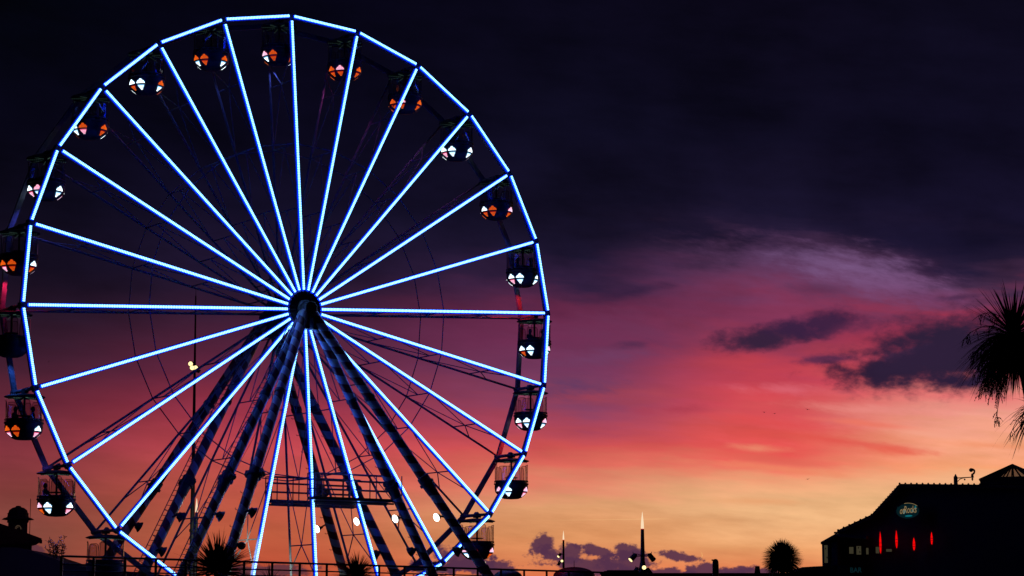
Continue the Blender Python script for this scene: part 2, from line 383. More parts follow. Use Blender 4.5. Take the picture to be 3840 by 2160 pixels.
for k in range(24):
    a = PH+k*PI/12
    o = link('spoke', sp_me, wheel); o.rotation_euler = (0, a, 0)
    link('led_strip', led_sp, o)
    o = link('gondola_axle', ax_me, wheel); o.rotation_euler = (0, a, 0)
    b = a+PI/24; rad = RW*math.cos(PI/24)
    o = link('rim_segment', rm_me, wheel, (rad*math.sin(b), 0, rad*math.cos(b))); o.rotation_euler = (0, b+PI/2, 0)
    link('led_strip', led_rm, o)
    o = link('rim_segment', rb_me, wheel, (rad*math.sin(b), 0, rad*math.cos(b))); o.rotation_euler = (0, b+PI/2, 0)
    o['label'] = 'unlit rim segment on the far side of the wheel'
for yy in (.16, DEP-.06):
    h = MB(); pts = [(RW*.564*math.sin(PH+k*PI/12), yy, RW*.564*math.cos(PH+k*PI/12)) for k in range(24)]
    for i in range(24): h.tube(pts[i], pts[(i+1) % 24], .03, n=6)
    h.build('hoop', M['steel'], wheel)
hb = MB()
hb.lathe([(.3, -.1), (.96, -.1), (1.02, -.04), (1.02, .12), (.96, .18), (.6, .2), (.55, .5), (.55, DEP-.6), (.62, DEP-.3), (1., DEP-.25), (1.0, DEP), (.3, DEP+.05)], 48, ax='y')
for k in range(24):
    a = PH+k*PI/12; rot = Matrix.Rotation(a, 3, 'Y')
    hb.box(rot @ Vector((0, -.13, .76)), (.07, .1, .42), rot); hb.box(rot @ Vector((.1, -.11, .9)), (.05, .06, .16), rot)
hb.build('hub', M['hub'], wheel)
cp = MB(); cp.lathe([(.0, -.42), (.3, -.42), (.42, -.34), (.5, -.2), (.52, -.1)], 32, ax='y', cap=False); cp.lathe([(.16, -.9), (.16, 4.3)], 20, ax='y')
cp.build('axle', M['hub'], wheel)

# ------------------------------------------------------------------ support frame
frame = empty('support_frame', HUB, YAW)
tag(frame, 'red and white candy striped legs carrying the ferris wheel', 'support frame')
HH = HUB.z
YF, YB = -.35, 3.9
LEG = {'L3': (-.522, -.065, YF), 'R3': (.522, -.065, YF), 'L4': (-.538, -.405, YF-.1), 'R4': (.538, -.405, YF-.1),
       'L1': (-.543, .318, YB+.1), 'R1': (.543, .318, YB+.1), 'L2': (-.535, -.065, YB), 'R2': (.548, -.065, YB)}
def legpt(n, s):
    a, b, y0 = LEG[n]; h = HH*s
    return Vector(((.12 if a > 0 else -.12)+a*h, y0+b*h, -h))
def orient(o, p0, p1, spin=0):
    d = (p1-p0).normalized(); o.rotation_mode = 'QUATERNION'
    o.rotation_quaternion = d.to_track_quat('Z', 'Y'); o.location = p0
for n in LEG:
    p0, p1 = legpt(n, 0), legpt(n, 1); Ln = (p1-p0).length; r = .26
    m = MB(); m.lathe([(.15, 0), (r, .35), (r, Ln*.995), (r, Ln)], 20)
    o = m.build('leg', M['stripe'], frame, smooth=True); orient(o, p0, p1)
    fl = MB(); j = Ln*.487
    fl.lathe([(r+.01, j-.45), (r+.07, j-.4), (r+.07, j-.1), (r+.14, j-.08), (r+.14, j+.06), (r+.05, j+.08), (r+.02, j+.6), (r+.01, j+.65)], 20, cap=False)
    fl.box((.32, 0, j-.2), (.3, .32, .34)); fl.box((-.3, .1, j-.05), (.24, .26, .3)); fl.tube((.42, -.2, j-.2), (.42, .2, j-.2), .12, n=10)
    fl.build('flange', M['dark'], o)
    for q in (.25, .72): b = MB(); b.lathe([(r+.04, Ln*q-.1), (r+.04, Ln*q+.1)], 20); b.build('collar', M['dark'], o)
    b = MB(); b.box((0, 0, Ln-.06), (1.2, 1.2, .12)); b.build('base_plate', M['dark'], o)
    if n[0] == 'R' or n == 'L4':
        if 'peg_me' not in globals():
            pg = MB(); pg.path([(r-.02, 0, 0), (r+.11, 0, -.02), (r+.14, 0, -.1)], .018, 5); peg_me = pg.mesh('step_peg', M['steel'])
        for i in range(20):
            o2 = link('step_peg', peg_me, o, (0, 0, .9+i*1.05)); o2.rotation_euler = (0, 0, {'L': 2.6, 'R': -.6}[n[0]])
    # rope light of tiny beads along each leg near the hub
    if n in ('L3', 'L2'):
        ld = MB()
        for sx in (-.16, .16): ld.tube((sx, -.5, 1.2), (sx, -.5, Ln-1), .028, n=6)
        for i in range(int((Ln-2.4)/.3)):
            z = 1.4+i*.3; ld.tube((-.16, -.5, z), (.16, -.5, z), .018, n=5)
        for i in range(12):
            z = 1.6+i*1.55; ld.tube((.1, -.5, z), (.05, -.2, z), .02, n=5)
        o3 = ld.build('ladder', M['steel'], o)
        # turn the ladder to the outer (left) side of the leg
        q = o.rotation_quaternion.inverted() @ Vector((-.80, -.45, .35)); o3.rotation_euler = (0, 0, math.atan2(q.y, q.x)+PI/2)
# bearing blocks
for y in (YF-.1, YB+.1):
    bb = MB(); bb.box((0, y, -.1), (.62, .62, .7)); bb.lathe([(.3, y-.42), (.36, y-.38), (.36, y+.35)], 20, ax='y'); bb.box((-.25, y-.1, -.75), (.34, .5, .8)); bb.box((.3, y-.1, -.75), (.34, .5, .8)); bb.build('bearing', M['hub'], frame)


def flood(parent, p, aim, size=.3, lit=False, mount=None, cone=70):
    """p in frame space, aim direction in frame space"""
    aim = Vector(aim).normalized(); h = MB(); s = size
    h.lathe([(.35*s, -.55*s), (.62*s, -.5*s), (.72*s, -.1*s), (1.*s, .28*s), (1.03*s, .33*s)], 14, cap=True)
    h.box((0, 0, -.62*s), (.7*s, .5*s, .25*s))
    for sx in (-1, 1): h.box((sx*1.08*s, 0, -.1*s), (.06*s, .3*s, .7*s))
    h.box((0, 0, -.75*s), (2.2*s, .2*s, .07*s))
    o = h.build('floodlight', M['black'], parent); o.rotation_mode = 'QUATERNION'; o.rotation_quaternion = aim.to_track_quat('Z', 'Y'); o.location = p
    l = MB(); l.lathe([(.97*s, .3*s), (.95*s, .36*s), (.5*s, .40*s), (.05*s, .41*s)], 14)
    l.build('lens', M['floodlit'] if lit else M['lens'], o)
    if mount is not None:
        b = MB(); b.tube(Vector(mount)-Vector(p), -aim*s*.7, .05, n=6)
        ob = b.build('bracket', M['black'], o); ob.rotation_mode = 'QUATERNION'; ob.rotation_quaternion = aim.to_track_quat('Z', 'Y').inverted()
    if lit:
        ld = bpy.data.lights.new('flood_lamp', 'SPOT'); lo = bpy.data.objects.new('flood_lamp', ld); C.objects.link(lo)
        ld.energy = lit; ld.spot_size = R_(cone); ld.spot_blend = .6; ld.color = (.86, 1., .93); ld.shadow_soft_size = .15
        wp = Matrix.Translation(HUB) @ Matrix.Rotation(YAW, 4, 'Z'); P = wp @ (Vector(p)+aim*s*.6); A = wp.to_3x3() @ aim
        lo.location = P; lo.rotation_mode = 'QUATERNION'; lo.rotation_quaternion = (-A).to_track_quat('Z', 'Y')
    return o
WI = WM.inverted()
def pix_on_leg(n, py):
    lo, hi = 0., 1.
    for _ in range(40):
        m_ = (lo+hi)/2; w = WM @ legpt(n, m_); v = w-Vector((0, 0, CAMZ)); yc = v.y*math.cos(PITCH)+v.z*math.sin(PITCH); zc = -v.y*math.sin(PITCH)+v.z*math.cos(PITCH)
        y = 1080-F*zc/yc
        if y < py: lo = m_
        else: hi = m_
    return legpt(n, lo)
W3 = WM.to_3x3().inverted()
def wd(x, y, z): return W3 @ Vector((x, y, z))
# lit ones hang on the right-hand legs, facing left and towards the viewer
for n, py, dx, dy, dz, e, am in (('R1', 1960, -.62, -.25, -.35, 160, 1), ('R2', 1948, -.62, -.2, -.1, 160, 1), ('R3', 1945, -.55, -.2, 0, 110, 1), ('R4', 1940, -.62, -.3, .0, 160, 1)):
    b_ = pix_on_leg(n, py); p_ = b_+wd(dx, dy, dz)
    flood(frame, p_, wd(-.62, -.62, -.3) if am else (Vector((-2.6, 1.2, -14.2))-p_), .23, e, mount=b_, cone=70 if am else 46)
for n, py, dx, dz in (('L3', 1935, .6, 0), ('L4', 1925, .55, .05), ('L1', 1975, .6, 0), ('L2', 1945, .62, .1), ('L2', 2068, .5, 0), ('R2', 2085, -.6, .1), ('R3', 2075, -.6, .1), ('R4', 2060, -.7, -.1)):
    b_ = pix_on_leg(n, py); flood(frame, b_+wd(dx, -.3, dz), wd(.75 if dx > 0 else -.75, .35, -.45), .30, False, mount=b_)

# the low lamp on the leaning left leg points inward and lights the bottom trusses
b_ = pix_on_leg('L4', 2045); p_ = b_+wd(.45, .1, 0)
flood(frame, p_, Vector((-2.9, 1.5, -14.6))-p_, .2, 16000, mount=b_, cone=44)
# catwalks
def catwalk(x0, x1, y, z, posts, w=.7):
    c = MB(); c.box(((x0+x1)/2, y, z), (x1-x0, w, .16)); c.bar((x0, y-w/2, z-.18), (x1, y-w/2, z-.18), .1, .1); c.bar((x0, y+w/2, z-.18), (x1, y+w/2, z-.18), .1, .1)
    o = c.build('catwalk', M['hub'], frame)
    r = MB()
    for yy in (y-w/2+.02, y+w/2-.02):
        for zz in (.5, .98, 1.32): r.tube((x0, yy, z+zz), (x1, yy, z+zz), .028, n=6)
        for xx in posts: r.tube((xx, yy, z+.08), (xx, yy, z+1.34), .032, n=6)
    for xx in (x0, x1):
        for zz in (.5, .98, 1.32): r.tube((xx, y-w/2, z+zz), (xx, y+w/2, z+zz), .028, n=6)
    r.build('railing', M['hub'], o)
r3 = pix_on_leg('R3', 1877); r2 = pix_on_leg('R2', 1889)
catwalk(.35, r3.x-.1, YF, r3.z, [.35, .85, 2.55, 4.2, 5.8], .7)
catwalk(.15, r2.x+.1, YB, r2.z, [.15, .5, 1.85, 3.4, 5.0], .7)
cb_ = MB(); q0, q1 = legpt('L3', .1), legpt('L4', .9)+Vector((-3, 0, 0)); cb_.tube(q0+Vector((.9, 0, 0)), q1, .012, n=4); cb_.build('cable', M['black'], frame)

# ------------------------------------------------------------------ gondolas
PROF = [(-1.60, .93), (-1.80, .95), (-2.05, .91), (-2.20, .78), (-2.36, .59), (-2.43, .42)]
def prof(z):
    for (z0, r0), (z1, r1) in zip(PROF, PROF[1:]):
        if z1 <= z <= z0: return r0+(r1-r0)*(z0-z)/(z0-z1)
    return PROF[0][1] if z > PROF[0][0] else PROF[-1][1]
UP = [(-.19, .03), (.19, .03), (.235, .07), (.225, .11), (.03, .27), (-.03, .27), (-.225, .11), (-.235, .07)]
DN = [(-.19, -.04), (-.15, -.13), (-.03, -.25), (.03, -.25), (.15, -.13), (.19, -.04)]
def inside(x, y, poly):
    c = False; n = len(poly)
    for i in range(n):
        (x0, y0), (x1, y1) = poly[i], poly[(i+1) % n]
        if (y0 > y) != (y1 > y) and x < (x1-x0)*(y-y0)/(y1-y0)+x0: c = not c
    return c
def surf(th, u, w, off, sc=1.):
    z = -2.05+w; r = prof(z)
    t = th+u*sc/max(r, .5)
    return Vector(((r+off)*math.sin(t), -(r+off)*math.cos(t), z-off*.3))
def light_panel(th, poly, kind, sc):
    b = MB(); ys = [p[1] for p in poly]; y0, y1 = min(ys), max(ys); rows = 8; strip = []
    for j in range(rows+1):
        y = y0+(y1-y0)*(.002+.996*j/rows); xs = []
        for i in range(len(poly)):
            (xa, ya), (xb, yb) = poly[i], poly[(i+1) % len(poly)]
            if (ya > y) != (yb > y): xs.append((xb-xa)*(y-ya)/(yb-ya)+xa)
        if len(xs) >= 2:
            a_, b_ = min(xs), max(xs); strip.append([surf(th, a_+(b_-a_)*i/4, y, .012, sc) for i in range(5)])
    vs = [v for s_ in strip for v in s_]
    b.add(vs, [(j*5+i, j*5+i+1, (j+1)*5+i+1, (j+1)*5+i) for j in range(len(strip)-1) for i in range(4)], 0)
    if kind != 'x':
        st = .058
        for j in range(-6, 7):
            y = j*st*.85
            for i in range(-5, 6):
                x = (i+.5*(j % 2))*st
                if inside(x, y, poly) and inside(x*1.08, y+.018, poly):
                    c = surf(th, x, y, .02, sc); b.ell(c, (.019, .019, .019), 6, 4, mi=1)
    return b.mesh('light_panel', [M['p'+kind], M['d'+kind] if kind != 'x' else M['px']])
TH = [R_(-48), R_(-13), R_(61)]; SC = [1., 1., 1.]
LP = {}
def lp(i, kind):
    if (i, kind) not in LP:
        th = TH[(i//2) % 3]+(PI if i >= 6 else 0)
        LP[(i, kind)] = light_panel(th, UP if i % 2 == 0 else DN, kind, 1.)
    return LP[(i, kind)]
# shared gondola meshes
g = MB(); g.lathe([(.0, -.13), (.35, -.14), (.8, -.20), (1.0, -.27), (1.03, -.30), (.98, -.32), (.55, -.31), (.12, -.30)], 32, cap=False)
for i in range(8):
    t = PI/8+i*PI/4; g.tube((.1*math.sin(t), .1*math.cos(t), -.3), (.98*math.sin(t), .98*math.cos(t), -.335), .022, n=5)
g.tube((0, 0, .12), (0, 0, -.3), .07); g.box((0, 0, 0), (.2, .5, .2), Matrix.Rotation(YAW, 3, 'Z')); can_me = g.mesh('canopy', M['canopy'])
g = MB()
for i in range(8):
    t = PI/8+i*PI/4
    for j in range(7):
        q = .3+j*.11; g.ell((q*math.sin(t), q*math.cos(t), -.345-.01*j), (.014, .014, .01), 5, 3)
cd_me = g.mesh('canopy_light', M['dotg'])
g = MB(); g.tube((0, 0, -.3), (0, 0, -2.38), .055, n=12); g.lathe([(.05, -1.2), (.36, -1.22), (.36, -1.26), (.05, -1.28)], 20)
col_me = g.mesh('column', M['black'])
g = MB(); P2 = [(r, z) for z, r in PROF]
g.lathe(P2+[(0.05, -2.46)], 32, cap=False); g.lathe([(r-.04, z) for r, z in P2[:3]]+[(.5, -2.07), (.05, -2.07)], 32, cap=False)
g.lathe([(.98, -1.57), (.99, -1.61), (.97, -1.64), (.90, -1.63), (.90, -1.57)], 32, cap=False)
bowl_me = g.mesh('bowl', M['bowl'], True)
g = MB()
for zr, rr_ in ((-1.44, .95), ):
    g.path([(rr_*math.sin(2*PI*i/32), -rr_*math.cos(2*PI*i/32), zr) for i in range(33)], .026, 5)
for i in range(16):
    t = 2*PI*i/16; g.tube((.95*math.sin(t), -.95*math.cos(t), -1.44), (.94*math.sin(t), -.94*math.cos(t), -1.63), .016, n=5)
rail_me = g.mesh('guard_rail', M['black'])
def pane(th, half, top, r):
    f = MB(); gl = MB()
    pts = []
    zb = -1.50
    loop = [(-half, zb), (-half*.98, (zb+top)/2), (-half*.9, top-.12), (-half*.8, top-.03), (-half*.6, top), (0, top), (half*.6, top), (half*.8, top-.03), (half*.9, top-.12), (half*.98, (zb+top)/2), (half, zb)]
    P3 = [Vector((r*math.sin(th+u/r), -r*math.cos(th+u/r), z)) for u, z in loop]
    f.path(P3, .014, 5)
    for u in (-half*.96, half*.96):
        for z in (zb+.25, (zb+top)/2+.1): f.ell((r*math.sin(th+u/r), -r*math.cos(th+u/r), z), (.026, .026, .022), 5, 3)
    n = len(P3); c = []
    mid_ = [Vector(((r+.0)*math.sin(th), -r*math.cos(th), z)) for u, z in loop]
    h = n//2
    vs = P3[:h+1]; m2 = [Vector((r*math.sin(th), -r*math.cos(th), p.z)) for p in vs]; vs2 = list(reversed(P3[h:]))
    gl.add(vs+m2, [(i, i+1, h+1+i+1, h+1+i) for i in range(h)]); gl.add(vs2+m2, [(i+1, i, h+1+i, h+1+i+1) for i in range(h)])
    return f, gl
panes = []
for i in range(8):
    th = R_(-12)+i*PI/4+PI/8; tall = i % 2 == 0
    f, gl = pane(th, .34 if tall else .30, -.5 if tall else -.62, .93 if tall else .90)
    panes.append((f.mesh('window_frame', M['black']), gl.mesh('window', M['glass'])))
g = MB(); g.lathe([(.35, -1.72), (.82, -1.72), (.84, -1.75), (.82, -1.78), (.35, -1.78)], 24, cap=False); g.lathe([(.84, -1.72), (.88, -1.45), (.86, -1.45), (.82, -1.72)], 24, cap=False)
seat_me = g.mesh('bench', M['bowl'])
def make_gondola():
    t = empty('gondola')
    o = link('canopy', can_me, t); link('canopy_light', cd_me, o)
    link('column', col_me, t); link('bowl', bowl_me, t); link('guard_rail', rail_me, t); link('bench', seat_me, t)
    for f, gl in panes:
        o = link('window', gl, t); link('window_frame', f, o)
    for i in range(12): link('light_panel', lp(i, 'x'), t)
    return t
proto = make_gondola(); used = False
def gon(k): return WM @ Vector((RW*math.sin(PH+k*PI/12), DEP*.5, RW*math.cos(PH+k*PI/12)))
GL = {
 0: ('owooow', 'left neighbour of the topmost gondola, orange front lights over one white lower side light'),
 -1: ('wowwow', 'white front lights and dim red side edge, second left of the topmost gondola'),
 -2: ('wwopoo', 'upper left gondola with white left lights and orange top and right lights'),
 -3: ('wppwww', 'mostly white lit gondola with pink upper front light, far upper left of the wheel'),
 -4: ('opoowo', 'orange lit gondola hanging on the left edge just above hub height'),
 -5: ('xxxxxx', 'unlit black gondola at the left edge, level with the hub'),
 -6: ('opoowp', 'orange fronted gondola with riders at the left edge below the hub'),
 -7: ('powwwp', 'lower left gondola with white front lights and riders inside'),
 -8: ('xxxxxx', 'lowest left gondola, unlit, half hidden behind the terrace railing'),
 1: ('pwoooo', 'topmost gondola with orange front lights beside a white lower left light'),
 2: ('oopooo', 'all orange gondola hanging first to the right of the topmost one'),
 3: ('oopooo', 'all orange gondola hanging second to the right of the topmost one'),
 4: ('wpwwww', 'all white lit gondola at the upper right of the wheel'),
 5: ('wooopo', 'upper right gondola with orange front diamond and one white left light'),
 6: ('wpwwww', 'white lit gondola with riders on the right edge just above hub height'),
 7: ('wowwpw', 'white lit gondola with riders on the right edge just below hub height'),
 8: ('wpwwpw', 'right edge gondola with white front lights and pink red side lights, third from the bottom'),
 9: ('powwpp', 'lower right gondola with one red lower left light, against the orange sky'),
 10: ('pwoopo', 'lowest right gondola, red lit, partly behind a striped leg'),
 11: ('xxxxxx', 'gondola of which only the canopy shows above the railing at the lower right'),
}
for k, (code, lab) in GL.items():
    t = proto if not used else copy_tree(proto)
    used = True
    t.location = gon(k)+Vector((0, 0, -.05)); t.rotation_euler = (0, 0, R_((k*37) % 7-3))
    ch = [c for c in t.children if c.name.startswith('light_panel')]
    for i, c in enumerate(ch): c.data = lp(i, code[i % 6])
    tag(t, lab, 'gondola', 'gondolas hanging on the ferris wheel')
# unseen coloured spots added under the gondolas to wash the far rim and spokes
for k, colr, e in ((0, (.1, .15, 1), 22), (-1, (1, .02, .05), 8), (-2, (.15, .1, 1), 8), (-3, (.1, .12, 1), 34), (-4, (1, .02, .1), 25), (1, (.1, .15, 1), 14), (2, (.8, .1, .6), 22), (3, (.6, .15, .9), 22), (4, (.6, .1, .7), 8),
                   (5, (.1, .15, 1), 34), (6, (1, .02, .03), 45), (8, (1, .02, .02), 75), (9, (1, .02, .03), 60), (10, (.08, .1, 1), 25), (-5, (.05, .2, 1), 25), (-6, (.2, .12, 1), 45), (-7, (.2, .15, 1), 45)):
    ld = bpy.data.lights.new('rim_wash_spot', 'SPOT'); lo = bpy.data.objects.new('rim_wash_spot', ld); C.objects.link(lo)
    ld.energy = e*5; ld.color = colr; ld.shadow_soft_size = .08; ld.spot_size = R_(130); ld.spot_blend = .5
    back = WM.to_3x3() @ Vector((0, .9, 0)); lo.location = gon(k)+Vector((0, 0, -2.62))+back*.5
    aimv = (Vector((0, 0, -1))+back*.5).normalized(); lo.rotation_mode = 'QUATERNION'; lo.rotation_quaternion = (-aimv).to_track_quat('Z', 'Y')

# ------------------------------------------------------------------ riders
def person(loc, rz, lab, lean=0., arm=0.):
    """seated figure, origin at the seat; faces local -y"""
    t = empty('person', loc, rz); tag(t, lab, 'person', 'riders in the gondolas')
    V = []; E_ = []; Rr = []
    def v(x, y, z, r, p=None):
        V.append((x, y-lean*z, z)); Rr.append(r); i = len(V)-1
        if p is not None: E_.append((p, i))
        return i
    pel = v(0, 0, .1, .14); wa = v(0, .02, .28, .125, pel); chs = v(0, .02, .46, .15, wa); nk = v(0, 0, .60, .06, chs); hd = v(0, -.02, .70, .075, nk); tp = v(0, -.02, .80, .085, hd); v(0, -.01, .87, .05, tp)
    for s in (-1, 1):
        h = v(s*.1, -.05, .08, .09, pel); kn = v(s*.13, -.43, .1, .065, h); an = v(s*.13, -.45, -.3, .045, kn); ft = v(s*.13, -.6, -.35, .035, an)
        sh = v(s*.18, .01, .52, .06, chs); el = v(s*.25, -.08-arm*.1, .3+arm*.12, .045, sh); wr = v(s*.2, -.3, .24+arm*.3, .03, el); pa = v(s*.19, -.37, .24+arm*.32, .032, wr)
        for q in range(4):
            f1 = v(s*(.16+.02*q), -.42, .25+arm*.33, .01, pa); v(s*(.16+.02*q), -.455+.004*abs(q-1.5), .235+arm*.33, .008, f1)
        v(s*.145, -.37, .26+arm*.33, .01, pa)
    me = bpy.data.meshes.new('body'); me.from_pydata(V, E_, []); me.update()
    o = link('body', me, t); me.materials.append(M['cloth'])
    sk = o.modifiers.new('skin', 'SKIN')
    for i, s_ in enumerate(me.skin_vertices[0].data): s_.radius = (Rr[i], Rr[i]); s_.use_root = (i == 0)
    sb = o.modifiers.new('sub', 'SUBSURF'); sb.levels = 1; sb.render_levels = 1
    f = MB(); f.ell((0, -.035-lean*.76, .765), (.078, .09, .11), 10, 8); f.ell((0, -.13-lean*.76, .75), (.015, .02, .022), 5, 4)
    for s in (-1, 1): f.ell((s*.08, -.02-lean*.76, .76), (.012, .02, .03), 5, 4)
    f.build('face', M['skin'], t, True)
    hr = MB(); hr.ell((0, -.005-lean*.8, .80), (.092, .10, .10), 10, 7); hr.ell((0, .05-lean*.76, .74), (.08, .06, .1), 8, 6); hr.build('hair', M['hair'], t, True)
    return t
def seat(k, ang, rz, lab, **kw):
    p = gon(k)+Vector((.5*math.sin(ang), -.5*math.cos(ang), -1.72))
    return person(p, rz, lab, **kw)
seat(-7, R_(-70), R_(70), 'rider leaning back on the left side of the lower left gondola', lean=-.1)
seat(-7, R_(75), R_(-75), 'rider bending forward on the right side of the lower left gondola', lean=.35)
seat(-6, R_(-75), R_(75), 'rider on the left side of the orange gondola at the left edge', lean=.1)
seat(-6, R_(70), R_(-70), 'rider on the right side of the orange gondola at the left edge', lean=0, arm=.5)
seat(6, R_(-55), R_(60), 'rider on the left side of the gondola just above hub height', lean=.2)
seat(6, R_(70), R_(-80), 'upright rider on the right side of the gondola just above hub height', lean=0)
seat(7, R_(-40), R_(40), 'rider in the middle left of the gondola just below hub height', lean=.15)
seat(7, R_(72), R_(-75), 'tall rider on the right side of the gondola just below hub height', lean=0)

# ------------------------------------------------------------------ ground, terrace
g = MB(); g.box((0, 2000, -.25), (9000, 9000, .5)); tag(g.build('ground', M['ground']), kind='structure')
# raised terrace in front of the wheel: its rail line recedes to the right
T0 = Vector((-34, 95.3-15.6*1.0, 0)); 
pa = Vector((-18.4, 95.3, 0)); pb = Vector((4.2, 118, 0)); dr = (pb-pa).normalized(); nr = Vector((-dr.y, dr.x, 0))
te = MB(); e0 = pa+dr*.55; e1 = pb+dr*4.5
def quadbox(mb, p, q, w, z0, z1, mi=0):
    n = nr*w; mb.add([p+Vector((0, 0, z0)), q+Vector((0, 0, z0)), q+n+Vector((0, 0, z0)), p+n+Vector((0, 0, z0)), p+Vector((0, 0, z1)), q+Vector((0, 0, z1)), q+n+Vector((0, 0, z1)), p+n+Vector((0, 0, z1))],
           [(3, 2, 1, 0), (4, 5, 6, 7), (0, 1, 5, 4), (1, 2, 6, 5), (2, 3, 7, 6), (3, 0, 4, 7)], mi)
f0 = pa-dr*14; quadbox(te, f0-nr*.12, e1-nr*.12, 2.6, 0, 4.02); quadbox(te, f0-nr*.22, e1-nr*.22, .1, 3.8, 4.1)
tag(te.build('terrace', M['concrete']), kind='structure')
rl = empty('railing', pa); tag(rl, 'long black metal railing with four rails in front of the wheel', 'railing')
rm_ = MB()
for z in (5.0, 4.68, 4.42, 4.2): rm_.tube(e0-pa+Vector((0, 0, z)), e1-pa+Vector((0, 0, z)), .045 if z == 5. else .03, n=8)
rm_.build('rail', M['black'], rl)
pme = MB(); pme.box((0, 0, 4.52), (.1, .1, 1.0)); pme.box((0, 0, 4.05), (.2, .2, .04)); pme = pme.mesh('post', M['black'])
i = 0; q = 0.
while q < (e1-e0).length:
    p = e0+dr*q-pa; o = link('post', pme, rl, p); q += 1.55
# dark promenade wall closing the right half
wl = MB(); a_ = at(2255, 2153, 121); b_ = at(3110, 2156, 121)
wl.box(((a_.x+b_.x)/2, 121.4, a_.z/2), (b_.x-a_.x, .5, a_.z)); wl.box(((a_.x+b_.x)/2, 121.4, a_.z+.03), (b_.x-a_.x+.1, .7, .06))
tag(wl.build('promenade_wall', M['concrete']), 'low dark parapet wall along the bottom right', 'wall')

# ------------------------------------------------------------------ left clock-turret building
D = 150.; S = D/F
def W(px, py, d=None): return at(px, py, d or D)
bl = empty('pavilion', (W(60, 2100).x, D, 0)); tag(bl, 'dark pavilion with tiled roof and small domed turret at the left edge', 'building')
bl.rotation_euler = (0, 0, R_(14)); PN = Vector((-math.sin(R_(14)), math.cos(R_(14)), 0)); PX = Vector((math.cos(R_(14)), math.sin(R_(14)), 0))
def loc(px, py):
    r = ray(px, py); O = Vector(bl.location); P = r*(PN.dot(O)/PN.dot(r)); return ((P-Vector((O.x, O.y, 0))).dot(PX), P.z+CAMZ)
b = MB(); b.prism([loc(-240, 2400)[0:1]+(0,), (loc(115, 2100)[0], 0), loc(115, 2040), loc(-240, 2040)], -1.5, 4); b.build('wall', M['wall'], bl)
b = MB(); b.prism([loc(-240, 1938), loc(-10, 1966), loc(60, 1990), loc(151, 2024), loc(149, 2033), loc(112, 2042), loc(-240, 2042)], -1.9, 4.4)
for i in range(16): x, z = loc(-100+i*16.5, 2042 if i*16.5-100 < 112 else 2036); b.box((x, -1.95, z), (.14, .25, .22))
for i in range(11): x, z = loc(116+i*3.4, 2043-i*.8); b.box((x, -1.8, z-.02), (.03, .3, .12))
b.build('roof', M['tile'], bl)
b = MB(); cx, cz = loc(65, 1975); u = S
b.box((cx, -.6, cz-1.2), (68*u, 68*u, 3.4))
b.box((cx, -.6, cz+.30), (76*u, 76*u, .12))
b.lathe([(47*u*1.2, cz+.42), (60*u, cz+.40), (52*u, cz+.50), (40*u, cz+.56), (38*u, cz+.72), (40*u, cz+.80), (36*u, cz+.82), (33*u, cz+1.0), (22*u, cz+1.14), (10*u, cz+1.2), (9*u, cz+1.26), (2*u, cz+1.28)], 8, (cx, -.6, 0))
tu = b.build('turret', M['wall'], bl)
b = MB(); zz = cz-.12
b.path([(cx+.18*math.cos(t), -.6-34*u-.03, zz-.1+.24*math.sin(t)) for t in [PI*i/10 for i in range(11)]], .02, 5); b.path([(cx+.10*math.cos(t), -.6-34*u-.03, zz-.1+.16*math.sin(t)) for t in [PI*i/10 for i in range(4, 11)]], .018, 5)
b.build('arch', glow('arch_glow', lin((70, 55, 42)), 1, False), tu)
p = at(115, 1870, 151); an = MB(); an.tube((0, 0, 0), (0, 0, p.z), .035, .018, 8)
for zz, r in ((-2.6, .12), (-3.1, .1), (-3.6, .12)): an.lathe([(.05, p.z+zz), (r, p.z+zz+.05), (.05, p.z+zz+.35)], 8)
an.box((.14, 0, p.z-3.0), (.05, .05, .9))
tag(an.build('antenna', M['black'], None, loc=(p.x, 151, 0)), 'thin antenna mast behind the domed turret', 'antenna')
# embankment roof sloping down towards the railing
D2 = 125.; e = MB()
pts = [at(x, y, D2) for x, y in ((-260, 2050), (60, 2052), (117, 2064), (150, 2078), (185, 2089), (240, 2108), (330, 2128), (450, 2140), (600, 2154), (700, 2175))]
e.prism([(pts[0].x, 0)]+[(p.x, p.z) for p in pts][::1]+[(pts[-1].x, 0)], D2, D2+8)
tag(e.build('embankment', M['grass']), kind='structure')

def shrub(px, py, D, h, lab, seed):
    rnd = random.Random(seed); base = at(px, py, D); b = MB(); lf = MB()
    root = empty('shrub', base); tag(root, lab, 'shrub')
    for i in range(13):
        a = rnd.uniform(-.9, .9); q = [Vector((rnd.uniform(-.25, .25), rnd.uniform(-.2, .2), 0))]; d = Vector((math.sin(a)*.55-.12, rnd.uniform(-.25, .25), 1)).normalized(); L = h*rnd.uniform(.45, 1.)
        for j in range(5): d = (d+Vector((rnd.uniform(-.2, .2), rnd.uniform(-.2, .2), .02))).normalized(); q.append(q[-1]+d*L/5)
        b.path(q, .018, 4, r_end=.006)
        for j in range(26):
            t = rnd.uniform(.25, 1)*5; i0 = min(4, int(t)); p = q[i0].lerp(q[i0+1], t-i0)
            dd = Vector((rnd.uniform(-1, 1), rnd.uniform(-1, 1), rnd.uniform(.1, 1))).normalized()*rnd.uniform(.08, .2); s_ = dd.cross(Vector((rnd.random(), 1, rnd.random()))).normalized()*.022
            lf.add([p, p+dd*.5+s_, p+dd, p+dd*.5-s_], [(0, 1, 2, 3)])
    b.build('branch', M['bark'], root); lf.build('foliage', M['leaf'], root)
shrub(215, 2095, 120, 1.25, 'thin twiggy shrub growing on the dark slope right of the domed turret', 3)

